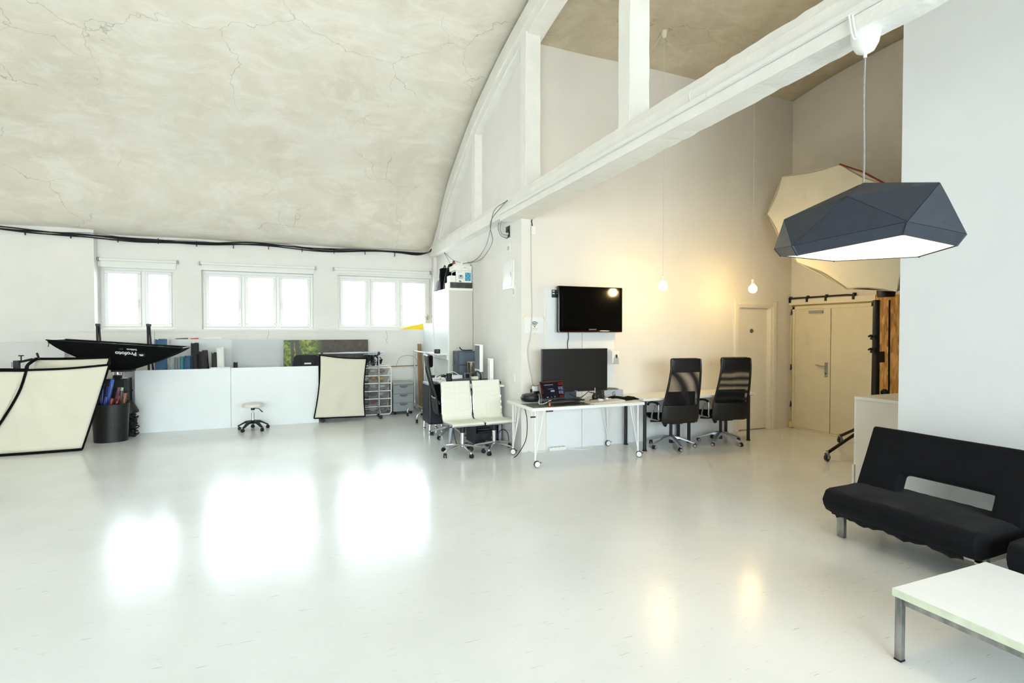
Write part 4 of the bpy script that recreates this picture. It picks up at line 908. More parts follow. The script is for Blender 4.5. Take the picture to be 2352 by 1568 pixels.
for k in range(12): MB().box((-4.8 + k * .62, 11.44 if -4.8 + k * .62 < -3.25 else 11.655, 3.335 + .01 * sin(k * 2)), (.012, .03, .10)).build('cable_clip', M_black, t)
tag(MB().lathe([(.03, .03), (.045, 0), (.04, -.05), (.02, -.07)], (2.80, 11.30, 3.36), 12).build('junction_box', M_whitem), 'small white junction box at the corner end of the black cable bundle', 'junction box')
tag(MB().tube([(2.9, 6.42, 5.3), (2.895, 6.40, 5.36)], .03, 8).sph((2.9, 6.38, 5.36), .035, 8, 6).build('hook', M_dgrey), 'dark iron hook under the arch above the first column', 'hook')

# coat rail, shims, board, boom stand, big softbox in the alcove corner
t = thing('coat_rail', 'black steel coat rail with pegs above the double doors', 'rail', (XR, 6.19, 2.24))
MB().tube([(-.05, .62, .0), (-.05, -.48, .0), (-.03, -.60, -.01)], .014, 8).build('bar', M_black, t)
for y in (.55, .22, -.12, -.58): MB().bx(-.062, -.036, y - .016, y + .016, -.075, .01).bx(-.05, .0, y - .012, y + .012, -.012, .03).build('peg', M_black, t)
tag(MB().bx(7.965, 7.995, 4.20, 5.29, 0, 2.20).build('strand_board', M_osb, bevel=.002), 'orange-brown strand board leaning on the wall right of the double doors', 'board')
t = thing('boom_stand', 'heavy black wheeled studio stand behind the white chest of drawers', 'stand', (7.35, 4.86, 0))
MB().cyl((0, 0, .25), (0, 0, 2.10), .052, .040, n=18).build('column', M_black, t, bevel=.003)
MB().bx(.0, .12, -.045, -.005, 1.25, 1.40).build('handle_box', M_black, t, bevel=.006)
for z in (1.42, 1.60): MB().bx(-.075, -.03, -.03, .03, z - .04, z + .03).tube(bez([(-.07, 0, z), (-.11, 0, z + .02), (-.13, .02, z)], 4), .012, 6).build('clamp_lever', M_black, t, bevel=.005)
MB().tube(bez([(.13, -.09, 2.1), (.13, -.09, 1.8), (.135, -.09, 1.3), (.14, -.09, .9), (.13, -.09, .5)], 6), .012, 6).build('brake_cable', M_black, t)
MB().sph((.10, -.06, .84), .05, 12, 8).build('winch', M_black, t)
for i, (x, y) in enumerate(((-.99, -.05), (.22, .66), (.45, -.55))):
    l = MB().tube([(0, 0, .45), (x * .96, y * .96, .12)], .021, 10).build('leg', M_black, t)
    c = MB().cyl((x, y, .10), (x, y, .14), .016, n=10).bx(x - .02, x + .02, y - .022, y - .016, .03, .105).bx(x - .02, x + .02, y + .016, y + .022, .03, .105).bx(x - .02, x + .02, y - .022, y + .022, .100, .106)
    c.build('caster_fork', M_steel, l)
    MB().lathe([(.01, -.014), (.045, -.014), (.048, -.008), (.048, .008), (.045, .014), (.01, .014)], (x, y, .048), 18, 'Y').build('caster', M_dgrey, l)
for x, y in ((-.5, -.025), (.11, .33)): pass
MB().tube([(-.45, -.02, .30), (-.10, 0, .22), (.1, .30, .30)], .014, 8).bx(-.34, .02, -.05, .05, .20, .32).build('brace', M_black, t)

t = thing('octagonal_softbox', 'large eight-sided white fabric softbox hanging behind the faceted lamp', 'softbox', (7.0, 5.2, 3.1))
ring = [V(p) for p in ((7.0, 5.15, 3.98), (7.08, 6.17, 4.09), (7.02, 6.39, 3.55), (6.98, 6.08, 3.02), (6.93, 5.76, 2.70), (6.85, 4.93, 2.24), (6.80, 4.25, 2.16), (6.88, 4.05, 3.05), (6.95, 4.47, 3.52))]
cen = V((6.95, 5.2, 3.12)); base = V((7.0, 5.2, 3.1))
b = MB(); NR = 10; k = len(ring); sub = 4
pts = []
for i in range(k):
    for s_ in range(sub): 
        q = ring[i].lerp(ring[(i + 1) % k], s_ / sub); pull = .04 * sin(pi * s_ / sub); pts.append(q + (cen - q).normalized() * pull)
M_ = len(pts)
for j in range(NR + 1):
    for i, q in enumerate(pts):
        f = j / NR; p = cen.lerp(q, max(.001, f)); sag = .10 * (1 - f * f)
        low_ = max(0, (2.95 - p.z)); p = p + V((-sag - .02 * low_ * sin(p.y * 14 + p.z * 22) + .012 * low_ * sin(p.z * 40), 0, -.03 * (1 - f)))
        b.v.append(p - base)
for j in range(NR):
    for i in range(M_): b.f.append((j * M_ + i, j * M_ + (i + 1) % M_, (j + 1) * M_ + (i + 1) % M_, (j + 1) * M_ + i)); b.sm.append(True)
b.build('diffuser', mat('softbox_white', (.93, .90, .82), .85, spec=.15, noise=.01, nscale=4, bump=.15, bscale=6), t)
apx = V((7.42, 4.78, 2.28)); b = MB()
for f in (0, .35, .7, .95):
    for i in range(k): b.v.append(ring[i].lerp(apx, f) + (V((.18, 0, 0)) * sin(pi * f)) - base)
for j in range(3):
    for i in range(k): b.f.append((j * k + i, j * k + (i + 1) % k, (j + 1) * k + (i + 1) % k, (j + 1) * k + i)); b.sm.append(True)
b.build('outer_skin', mat('softbox_skin', (.86, .83, .76), .85), t, solid=.004)
MB().tube([q - base + V((-.01, 0, 0)) for q in [ring[0], ring[0].lerp(ring[8], .5) + V((0, 0, .03)), ring[8]]], .012, 6).build('red_rib', mat('rib_red', (.50, .16, .12), .5), t)
MB().tube([q - base for q in pts], .008, 6, closed=True).build('hem', mat('hem_grey', (.72, .68, .60), .7), t)
MB().lathe([(.10, -.06), (.11, .0), (.10, .18), (.07, .2)], apx - base + V((.0, 0, -.08)), 16).build('lamp_head', M_black, t)

# ------------------------------------------------------------------ cluttered corner desk and cabinets
t = thing('tall_cabinet', 'tall light grey tambour cabinet standing against the partition wall', 'cabinet', (2.675, 9.45, 0))
cab_m = mat('cabinet_grey', (.82, .81, .77), .5); cab_f = mat('cabinet_front', (.90, .92, .92), .4)
MB().bx(-.205, .215, -.55, -.53, 0, 2.38).bx(-.205, .215, .53, .55, 0, 2.38).bx(.195, .215, -.53, .53, 0, 2.38).bx(-.2, .2, -.53, .53, .0, .06).build('body', cab_m, t)
MB().bx(-.225, .22, -.555, .555, 2.38, 2.42).build('top', mat('cabinet_white', (.94, .94, .92), .4), t, bevel=.002)
MB().bx(-.225, -.205, -.55, -.52, 0, 2.38).bx(-.225, -.205, .52, .55, 0, 2.38).build('front_frame', mat('cabinet_white', (.94, .94, .92), .4), t)
fr = MB()
for i in range(46): fr.bx(-.216, -.200, -.52 + i * .0226, -.52 + i * .0226 + .0205, 1.22, 2.375)
o = fr.build('tambour_slats', cab_f, t); o['kind'] = 'stuff'
MB().bx(-.215, -.2, -.52, .52, .06, 1.17).build('lower_front', mat('cabinet_inner', (.86, .87, .86), .5), t)
MB().bx(-.40, -.205, -.50, .45, 1.265, 1.285).bx(-.245, -.205, -.53, .5, 1.18, 1.262).build('pull_out_shelf', mat('cabinet_white', (.94, .94, .92), .4), t, bevel=.002)
for dz in (.0, .03): MB().bx(-.204, .10, -.5515, -.5495, 1.20 + dz, 1.203 + dz).build('side_groove', mat('groove', (.70, .69, .65), .6), t)
MB().bx(-.16, -.07, -.552, -.550, 1.085, 1.105).build('green_mark', mat('green_mark', (.40, .82, .52), .5), t)
CZ = 2.42
def carton(name, lab, x0, x1, y0, y1, z0, h, m, cat='box', rz=0, lid=.0, group='boxes on top of the tall cabinet'):
    t = thing(name, lab, cat, ((x0 + x1) / 2, (y0 + y1) / 2, z0), rz, group); a, c = (x1 - x0) / 2, (y1 - y0) / 2
    MB().bx(-a, a, -c, c, 0, h).build('box', m, t, bevel=.003)
    if lid: MB().bx(-a - .003, a + .003, -c - .003, c + .003, h - lid, h + .002).build('lid', m, t, bevel=.003)
    return t
bxw = mat('carton_white', (.92, .92, .89), .5)
c = carton('flat_case', 'flat dark case at the bottom of the box pile on the tall cabinet', 2.505, 2.885, 8.93, 9.25, CZ, .10, mat('case_dark', (.27, .27, .255), .6, noise=.3, nscale=12))
MB().bx(.07, .185, -.1615, -.16, .01, .07).build('sticker', mat('sticker_dark', (.20, .20, .19), .4), c)
c = carton('printed_carton', 'white carton printed with a blue nine-square picture and a grey photo', 2.60, 2.885, 8.93, 9.23, CZ + .102, .205, bxw)
MB().bx(.02, .125, -.1515, -.1495, .03, .175).build('blue_picture', mat('print_blue', (.28, .62, .76), .4), c)
for i in range(3):
    for j in range(4): MB().bx(.03 + i * .031, .055 + i * .031, -.1525, -.151, .037 + j * .034, .064 + j * .034).build('blue_square', mat('print_blue%d' % ((i + j) % 2), (.40, .70, .82) if (i + j) % 2 else (.22, .55, .70), .4), c)
MB().bx(-.10, -.012, -.1515, -.1495, .065, .13).build('grey_photo', mat('print_greyblue', (.72, .74, .75), .4), c); MB().lathe([(.016, -.153), (.016, -.1512)], (-.056, 0, .113), 12, 'Y').build('photo_mark', M_dgrey, c)
MB().bx(-.088, -.058, -.1515, -.1495, .012, .034).bx(-.064, -.045, -.1515, -.1495, .006, .02).build('blue_logo', mat('print_navy', (.20, .33, .48), .4), c)['kind'] = 'stuff'
MB().bx(-.118, -.04, -.1512, -.1495, .178, .184).build('print_line', mat('print_line', (.62, .70, .70), .5), c)
MB().bx(-.1425, -.141, -.13, .10, .05, .19).build('side_print', mat('print_side', (.42, .66, .80), .4), c)
c = carton('white_carton', 'shallow white carton with lid, second from the top of the box pile', 2.565, 2.885, 8.93, 9.23, CZ + .309, .085, bxw, lid=.05)
MB().bx(.02, .05, -.1545, -.153, .05, .056).build('print_line', M_dgrey, c); MB().bx(.065, .11, -.1545, -.153, .035, .038).build('print_line', mat('print_line', (.62, .70, .70), .5), c)
carton('white_carton', 'plain white carton set back near the top of the box pile', 2.63, 2.885, 9.0, 9.26, CZ + .396, .05, bxw)
c = carton('white_carton', 'smallest white carton, topmost of the box pile', 2.72, 2.83, 9.02, 9.14, CZ + .448, .035, bxw); MB().bx(-.03, .03, -.0615, -.06, .012, .02).build('print_line', mat('print_line', (.62, .70, .70), .5), c)
carton('white_carton', 'small white cube carton squeezed between the printed carton and the black bag', 2.49, 2.597, 8.94, 9.12, CZ + .102, .115, bxw)
carton('white_carton', 'small white carton on the cabinet top left of the flat dark case', 2.462, 2.50, 8.94, 9.16, CZ, .10, bxw)
def bag(lab, y0, y1, x0, x1, h, lean, trim=None):
    t = thing('camera_bag', lab, 'bag', ((x0 + x1) / 2, (y0 + y1) / 2, CZ), 0, 'black camera bags on the tall cabinet'); a, c = (x1 - x0) / 2, (y1 - y0) / 2
    b = MB(); n = 8; sec = rsect([(-a, -c), (-a, c), (a, c), (a, -c)], min(a, c) * .6)
    for i in range(n + 1):
        f = i / n; s = (1 - .25 * max(0, f - .6) ** 1.2 / .4) * (1 - .05 * (1 - f)); xx = lean * sin(f * pi / 2 * 1.1) ** 2
        for p in sec: b.v.append(V((p[0] * s + xx, p[1] * s, f * h)))
    k = len(sec)
    for i in range(n):
        for j in range(k): b.f.append((i * k + j, i * k + (j + 1) % k, (i + 1) * k + (j + 1) % k, (i + 1) * k + j)); b.sm.append(True)
    b.f += [tuple(range(k))[::-1], tuple(n * k + j for j in range(k))]; b.sm += [False, False]
    b.build('body', M_blackm, t, bevel=.02)
    MB().tube(arc((lean, 0, h - .01), .06, .1, pi - .1, 10, 'YZ'), .010, 6).build('handle', M_black, t)
    MB().tube([(-a * 1.0 + lean * f * f, -c * .3, f * h * .95) for f in [i / 8 for i in range(9)]], .008, 6).build('zip', M_dgrey, t)
    if trim: MB().tube([(lean - .04, -c * .75, h), (lean + .02, -c * .9, h - .01), (lean + .09, -c * .9, h - .03)], .014, 6).build('orange_strap', mat('orange_strap', (.72, .30, .16), .6), t)
    return t
bag('tall black camera bag with orange strap leaning over the cartons', 9.30, 9.50, 2.50, 2.70, .48, .09, True)
bag('smaller black camera bag standing behind the orange-strapped one', 9.55, 9.74, 2.50, 2.70, .42, -.01)
t = thing('folded_pouch', 'grey flat pouch lying at the far end of the cabinet top', 'pouch', (2.55, 9.86, CZ)); b = MB(); b.prism([(-.08, 0), (.08, 0), (.075, .18), (.02, .24), (-.03, .20), (-.07, .09)], -.10, .10, 'Y'); b.build('body', mat('pouch_grey', (.56, .57, .62), .7), t, bevel=.02); MB().tube([(-.085, -.1, .012), (-.085, .1, .012)], .012, 6).build('edge', M_black, t)

t = thing('low_cabinet', 'white cabinet behind the tall grey one, under the window', 'cabinet', (2.71, 10.62, 0))
MB().bx(-.185, .18, -.46, .46, 0, 1.81).build('body', cab_f, t, bevel=.002); MB().bx(-.195, .185, -.47, .47, 1.81, 1.835).build('top', mat('cabinet_white', (.94, .94, .92), .4), t, bevel=.002)
for y0, y1 in ((-.455, -.003), (.003, .455)): MB().bx(-.196, -.186, y0, y1, .06, 1.80).build('door', cab_f, t, bevel=.002)
for x, y, lab, k in ((2.58, 11.00, 'wire twig ornament nearer the yellow card on the white cabinet', 1), (2.66, 10.75, 'wire twig ornament nearer the tall cabinet, on the white cabinet', 2)):
    t = thing('twig_ornament', lab, 'ornament', (x, y, 1.835), group='wire ornaments by the window'); rs = random.Random(k)
    MB().lathe([(.002, 0), (.03, 0), (.035, .04), (.03, .075), (.026, .075), (.026, .02), (.002, .02)], (0, 0, 0), 14).build('pot', mat('pot_grey', (.80, .80, .78), .5), t)
    tw = MB()
    for i in range(9):
        a = rs.uniform(0, 6.28); r = rs.uniform(.02, .06); tw.tube(bez([(0, 0, .03), (r * .5 * cos(a), r * .5 * sin(a), .10), (r * cos(a), r * sin(a), rs.uniform(.13, .20))], 3), .004, 4)
    o = tw.build('twigs', mat('twig_grey', (.62, .62, .60), .6), t); o['kind'] = 'stuff'
tag(MB().prism([(0, 0), (.60, 0), (.66, .18), (.30, .09)], 11.62, 11.64, 'Y').build('yellow_card', M_yellow), 'bright yellow triangular card standing on the window sill by the white cabinet', 'card').location = (2.12, 0, WZ0 + .009)

DZ = .88
t = thing('corner_desk', 'white corner desk crowded with computer gear against the partition', 'desk', (2.47, 8.1, 0))
b = MB(); b.prism([(-.42, -.72), (.415, -.72), (.415, .78), (-.02, .78), (-.06, 1.14), (-.32, 1.14), (-.36, .2)], DZ - .03, DZ, 'Z'); b.build('desktop', M_white, t, bevel=.002)
for p in ([(-.28, -.55, DZ - .03), (-.40, -.62, .02)], [(-.02, .72, DZ - .03), (.0, .72, .02)], [(.36, -.672, DZ - .03), (.37, -.672, .02)], [(.34, .6, DZ - .03), (.36, .65, .02)]): MB().tube(p, .026, 10).build('leg', mat('desk_leg_grey', (.60, .63, .66), .4, .2), t)
MB().bx(-.28, .34, -.60, -.56, DZ - .08, DZ - .03).build('apron', M_dgrey, t)
t = thing('drawer_tower', 'dark slate pedestal with rounded top on chrome feet, under the corner desk', 'pedestal', (2.17, 8.87, 0))
MB().bx(-.13, .13, -.24, .24, .13, .80).build('body', M_navy, t, bevel=.03, seg=3)
MB().bx(-.125, .125, -.235, .235, .795, .81).build('top', mat('tower_top', (.62, .68, .74), .3), t, bevel=.006)
for x in (-.1, .1):
    for y in (-.2, .2): MB().tube([(x, y, .14), (x * 1.05, y, .03)], .016, 8).lathe([(.03, 0), (.03, .008), (.015, .03)], (x * 1.05, y, 0), 14).build('foot', M_chrome, t)
t = thing('computer_tower', 'black computer tower with a heart mark on the floor under the corner desk', 'computer', (2.675, 7.73, 0), R(1))
MB().bx(-.215, .215, -.25, .17, .0, .43).build('case', mat('pc_case', (.10, .11, .15), .4), t, bevel=.004)
MB().bx(-.20, .17, -.2535, -.249, .165, .42).build('front_bay', M_blackg, t)
for i in range(6): MB().bx(-.18, .14, -.258, -.252, .175 + i * .038, .185 + i * .038).build('board', M_dgrey, t)
for x, z in ((-.03, .38), (.0, .38), (.02, .29), (-.10, .35)): MB().box((x, -.259, z), (.012, .003, .008)).build('led', M_led, t)
MB().bx(-.12, -.06, -.259, -.252, .385, .40).bx(.02, .05, -.259, -.252, .24, .25).build('red_board', M_red, t)['kind'] = 'stuff'
hb = MB(); hb.prism([(.018 * 16 * sin(a) ** 3 / 16, .085 + .018 * (13 * cos(a) - 5 * cos(2 * a) - 2 * cos(3 * a) - cos(4 * a)) / 16) for a in [2 * pi * i / 30 for i in range(30)]], -.2535, -.2495, 'Y'); hb.build('heart_mark', mat('heart_grey', (.36, .42, .48), .4), t).location = (.05, -.001, 0)
for i, (z, h, lab) in enumerate(((DZ, .235, 'lower slate-blue storage box on the corner desk'), (DZ + .236, .225, 'upper slate-blue storage box with black cable on top'))):
    t = thing('storage_box', lab, 'storage box', (2.675, 8.70, z), group='slate storage boxes on the corner desk'); MB().bx(-.155, .155, -.14, .14, 0, h).build('body', mat('slate_box', (.33, .38, .42), .5), t, bevel=.006); MB().bx(-.158, -.13, -.143, .143, .0, h).build('corner_trim', mat('slate_dark', (.25, .29, .33), .5), t, bevel=.003); MB().bx(-.156, .156, -.144, -.14, h - .02, h - .002).build('rim', mat('slate_dark', (.25, .29, .33), .5), t)
tag(MB().tube(bez([(2.56, 8.6, DZ + .53), (2.60, 8.6, DZ + .485), (2.66, 8.62, DZ + .475), (2.74, 8.64, DZ + .475), (2.80, 8.66, DZ + .472)], 5), .009, 6).build('black_cable', M_black), 'black cable coiled on the upper slate storage box', 'cable')
t = thing('steel_bin', 'shiny steel bin standing in front of the slate storage boxes', 'bin', (2.70, 8.36, DZ)); MB().lathe([(.002, .004), (.075, .0), (.085, .29), (.080, .29), (.072, .01), (.002, .01)], (0, 0, 0), 26).build('body', mat('bin_steel', (.55, .52, .49), .12, 1), t); MB().tube(arc((0, 0, .29), .084, 0, 2 * pi, 26, 'XY'), .004, 6).build('rim', M_chrome, t)
t = thing('white_display', 'white-framed display seen edge-on near the partition', 'display', (2.70, 8.00, DZ)); MB().bx(-.025, .03, -.12, .14, .16, .585).build('case', M_white, t, bevel=.006); MB().bx(-.027, -.0245, -.11, .13, .20, .57).build('screen', mat('display_grey', (.45, .48, .51), .15), t); MB().bx(.0, .03, -.05, .1, .01, .3).build('stand_neck', M_alu, t); MB().bx(-.08, .09, -.07, .13, 0, .012).build('stand_foot', M_alu, t, bevel=.003)
t = thing('white_speaker', 'slim white upright panel speaker beside the edge-on display', 'speaker', (2.76, 7.62, DZ)); MB().bx(-.03, .03, -.05, .05, .0, .385).build('body', M_white, t, bevel=.008); MB().bx(-.032, -.029, -.02, -.01, .02, .33).build('seam', M_grey, t)
for x, y, a, m, lab in ((2.40, 8.02, .35, M_white, 'white keyboard with dark keys on the corner desk behind the near ribbed chair'), (2.66, 7.86, .25, M_dgrey, 'dark grey keyboard on the corner desk behind the farther ribbed chair')):
    t = thing('keyboard', lab, 'keyboard', (x, y, DZ), a, 'keyboards on the corner desk'); b = MB(); b.prism([(-.08, 0), (-.08, .008), (.08, .045), (.08, 0)], -.20, .20, 'X'); b.build('base', m, t, bevel=.002)
    kk = MB()
    for r in range(5):
        for q in range(13): kk.box((-.18 + q * .03, -.062 + r * .031, .015 + r * .0071), (.024, .024, .008), rx=.22)
    kk.build('keys', mat('key_grey', (.36, .38, .42), .5), t)['kind'] = 'stuff'
t = thing('lens_mug', 'black lens-shaped cup on the front corner of the desk', 'cup', (2.20, 7.95, DZ)); MB().lathe([(.002, 0), (.042, 0), (.042, .03), (.046, .035), (.046, .075), (.040, .08), (.043, .12), (.045, .145), (.040, .145), (.036, .02), (.002, .02)], (0, 0, 0), 22).build('body', M_black, t); MB().lathe([(.0465, .045), (.0465, .068)], (0, 0, 0), 22, caps=False).build('grip_ring', M_rubber, t)
t = thing('phone_dock', 'dark slate desk phone standing upright between the two keyboards', 'phone', (2.46, 7.86, DZ)); MB().bx(-.045, .045, -.03, .03, 0, .16).build('body', mat('phone_slate', (.27, .30, .36), .4), t, bevel=.01); MB().bx(-.03, .03, -.032, -.029, .08, .14).build('display', M_blackg, t)
t = thing('white_box', 'small white box lying on the corner desk before the storage boxes', 'box', (2.46, 8.40, DZ)); MB().bx(-.08, .08, -.05, .05, 0, .08).build('body', M_white, t, bevel=.006)
t = thing('router', 'white router block with arching black cable at the display foot', 'router', (2.60, 7.93, DZ)); MB().bx(-.04, .06, -.03, .05, 0, .09).build('body', mat('router_cream', (.88, .87, .80), .5), t, bevel=.006); MB().tube(bez([(-.03, 0, .09), (-.02, -.02, .15), (.04, -.03, .17), (.09, -.03, .13), (.10, -.03, .03)], 6), .012, 6).build('cable', M_black, t)
t = thing('power_block', 'black power block at the desk edge by the partition', 'adapter', (2.80, 7.44, DZ)); MB().bx(-.05, .05, -.03, .03, .01, .05).build('body', M_black, t, bevel=.008); MB().tube(bez([(-.05, 0, .03), (-.10, .02, .03), (-.13, .10, .006), (-.2, .1, .004)], 5), .005, 6).build('lead', M_black, t)
t = thing('action_camera', 'small black camera on the pull-out shelf of the tall cabinet', 'camera', (2.33, 9.20, 1.285)); MB().bx(-.05, .05, -.035, .035, 0, .075).build('body', M_black, t, bevel=.008); MB().lathe([(.025, -.065), (.028, -.03)], (-.01, 0, .04), 14, 'Y').build('lens', M_dgrey, t)
for i, (pts, m, r) in enumerate((([(2.24, 8.9, .89), (2.3, 8.7, .95), (2.42, 8.62, .90), (2.5, 8.7, .885)], M_black, .007), ([(2.36, 8.75, .89), (2.42, 8.65, 1.0), (2.52, 8.55, .96), (2.56, 8.5, .885)], M_whitem, .006), ([(2.3, 8.4, .885), (2.4, 8.5, .93), (2.52, 8.56, .885)], M_whitem, .006), ([(2.5, 8.62, .885), (2.56, 8.5, .95), (2.64, 8.52, .885)], M_black, .007))):
    tag(MB().tube(bez(pts, 6), r, 6).build('desk_cable', m), ['black cable bowed at the back edge of the corner desk', 'white cable arching above the lens-shaped cup', 'white cable lying low behind the lens-shaped cup', 'black cable looping before the lower storage box'][i], 'cable')
for i, (x, y, w_, d_, h_, m, lab) in enumerate(((2.22, 8.60, .16, .10, .03, M_whitem, 'flat white multi-socket on the desk wing'), (2.35, 8.80, .10, .07, .05, M_black, 'black charger block on the desk wing'), (2.2, 9.0, .07, .05, .04, M_black, 'black charger block at the far tip of the desk wing'))):
    t = thing('charger', lab, 'charger', (x, y, DZ)); MB().bx(-w_ / 2, w_ / 2, -d_ / 2, d_ / 2, 0, h_).build('body', m, t, bevel=.006); MB().bx(-.012, .012, -d_ / 2 - .002, -d_ / 2 + .001, h_ * .3, h_ * .6).build('port', M_dgrey, t)
for pts, lab in (([(2.30, 7.65, .70), (2.20, 7.60, .45), (2.16, 7.55, .20), (2.18, 7.45, .006)], 'black cable hanging behind the near ribbed chair'), ([(2.18, 7.45, .006), (2.32, 7.35, .005), (2.45, 7.42, .005), (2.38, 7.55, .005), (2.25, 7.5, .005)], 'black cable curled on the floor under the near ribbed chair'), ([(2.74, 7.55, .6), (2.78, 7.45, .4), (2.76, 7.36, .15), (2.80, 7.25, .006)], 'black cable hanging behind the ribbed chair by the wall corner'), ([(2.72, 7.40, .006), (2.80, 7.30, .22), (2.86, 7.18, .20), (2.86, 7.12, .006)], 'blue-grey cable bowed up against the foot of the partition')):
    tag(MB().tube(bez(pts, 7), .006, 6).build('floor_cable', M_dgrey), lab, 'cable')

# ------------------------------------------------------------------ along the window wall
t = thing('radiator', 'white panel radiator under the window beside the grey drawer pedestal', 'radiator', (2.13, 11.41, .26))
MB().bx(-.42, .42, -.035, .02, 0, .62).build('panel', M_whitem, t, bevel=.008)
rb = MB()
for i in range(24): rb.bx(-.40 + i * .0345, -.40 + i * .0345 + .018, -.044, -.034, .03, .57)
rb.build('flutes', M_whitem, t)['kind'] = 'stuff'
MB().bx(-.42, .42, -.04, .03, .615, .635).build('top_grille', M_whitem, t, bevel=.003)
MB().tube([(.40, 0, .02), (.40, 0, -.25)], .012, 8).tube([(.34, 0, .02), (.34, 0, -.25)], .012, 8).build('pipe', M_whitem, t)
for i, (pts, m, r, lab) in enumerate((([(1.86, 11.39, .93), (2.45, 11.37, .94)], M_wood, .012, 'thin wooden stick lying along the top of the radiator'), ([(2.0, 11.45, .9), (2.08, 11.46, 1.10), (2.25, 11.46, 1.16), (2.42, 11.46, 1.10), (2.48, 11.45, .92)], M_grey, .004, 'thin grey wire hoop standing behind the radiator'), ([(1.80, 11.47, 1.69), (1.83, 11.47, 1.55), (1.80, 11.47, 1.48), (1.84, 11.47, 1.42)], mat('rose_cord', (.80, .72, .70), .6), .004, 'thin pinkish cord hanging below the window sill'), ([(-.46, 11.47, 1.69), (-.47, 11.47, 1.6), (-.50, 11.47, 1.5)], M_grey, .003, 'short grey cord hanging below the middle window'), ([(-2.36, 11.47, 1.69), (-2.36, 11.47, 1.55), (-2.37, 11.47, 1.46)], M_grey, .003, 'short grey cord hanging below the two-sash window'))):
    tag(MB().tube(bez(pts, 6) if len(pts) > 2 else pts, r, 6).build(['stick', 'wire_hoop', 'cord', 'cord', 'cord'][i], m), lab, ['stick', 'wire', 'cord', 'cord', 'cord'][i])
t = thing('plank', 'tall narrow wooden plank leaning in the corner by the white cabinet', 'plank', (2.475, 11.10, 0), rot=(R(-9), 0, 0)); b = MB(); b.prism([(-.055, 0), (.055, 0), (.05, .9), (.04, 1.42), (-.035, 1.42), (-.05, .7)], -.012, .012, 'Y'); b.build('board', M_wood, t, bevel=.003)
t = thing('drawer_pedestal', 'grey mobile drawer pedestal with three drawers below the window', 'pedestal', (2.03, 10.98, 0))
MB().bx(-.205, .205, -.21, .23, .06, .60).build('body', M_grey, t, bevel=.004); MB().bx(-.215, .215, -.235, .235, .60, .645).build('top', mat('pedestal_top', (.66, .67, .67), .45), t, bevel=.012)
for i in range(3):
    z0 = .065 + i * .178; d = MB().bx(-.203, .203, -.23, -.21, z0, z0 + .172).build('drawer', M_grey, t, bevel=.004)
    b = MB(); b.prism([(.085 * cos(a), z0 + .160 + .05 * sin(a)) for a in [pi + pi * k / 12 for k in range(13)]], -.2335, -.2295, 'Y'); b.build('handle_recess', mat('pedestal_dark', (.40, .42, .43), .5), d)
    MB().tube([(.085 * cos(a), -.233, z0 + .160 + .05 * sin(a)) for a in [pi + pi * k / 12 for k in range(13)]], .004, 6).build('handle_lip', M_grey, d)
for x in (-.16, .16):
    for y in (-.17, .18): MB().lathe([(.01, -.018), (.032, -.018), (.032, .018), (.01, .018)], (x, y, .032), 16, 'X').build('caster', M_rubber, t)

# clothes racks
def rack(lab, loc, L, H, rz, depth=.22):
    t = thing('clothes_rack', lab, 'rack', loc, rz, 'grey tube clothes racks')
    MB().cyl((-.06, 0, H), (L + .06, 0, H), .016, n=12).build('rail', M_steel, t)
    for x in (0, L):
        p = MB().cyl((x, 0, .20), (x, 0, H), .015, n=12).build('post', M_steel, t)
        MB().bx(x - .022, x + .022, -.022, .022, H - .05, H + .02).build('joint', M_black if rz == 0 else M_steel, p, bevel=.005)
        MB().tube(bez([(x, -depth, .07), (x, -depth, .12), (x, -depth * .75, .17), (x, 0, .20), (x, depth * .75, .17), (x, depth, .12), (x, depth, .07)], 5), .014, 8).build('foot_bow', M_steel, t)
        for s in (-1, 1): MB().lathe([(.008, -.014), (.034, -.014), (.034, .014), (.008, .014)], (x + .012, s * depth, .034), 16, 'Y').build('caster', M_rubber, t)
    for z in (.18, .25): MB().cyl((0, .0, z), (L, .0, z), .011, n=8).build('lower_bar', M_steel, t)
    return t
rack('chromed clothes rack holding a bunch of hangers, with a cream flag hung on it', (.47, 10.50, 0), 1.04, 1.262, 0, .13)
rack('grey clothes rack end standing between the radiator and the black mesh chair', (2.20, 9.62, 0), .86, 1.28, R(90), .14)
rs = random.Random(12)
for i in range(14):
    x = 1.24 + i * .018; t = thing('clothes_hanger', 'black hanger with pale clips in the bunch on the chromed rack', 'hanger', (x, 10.50, 1.2805), R(60 + rs.uniform(-35, 35)), 'clip hangers bunched on the rack')
    MB().tube(arc((0, 0, -.015), .018, R(-30), R(200), 8), .0025, 5).tube([(.0, 0, -.033), (0, 0, -.06)], .0025, 5).build('hook', M_steel, t)
    dz = rs.uniform(0, .06)
    MB().tube(bez([(-.15, 0, -.15 - dz), (-.06, 0, -.09), (0, 0, -.06), (.06, 0, -.09), (.15, 0, -.15 - dz)], 4), .011, 6, flat=.7).build('bar', M_black, t)
    for s in (-1, 1): MB().box((s * rs.uniform(.08, .14), 0, -.18 - dz), (.034, .026, .085), ry=rs.uniform(-.5, .5)).build('clip', M_black if (i + s) % 3 else M_alu, t, bevel=.003)
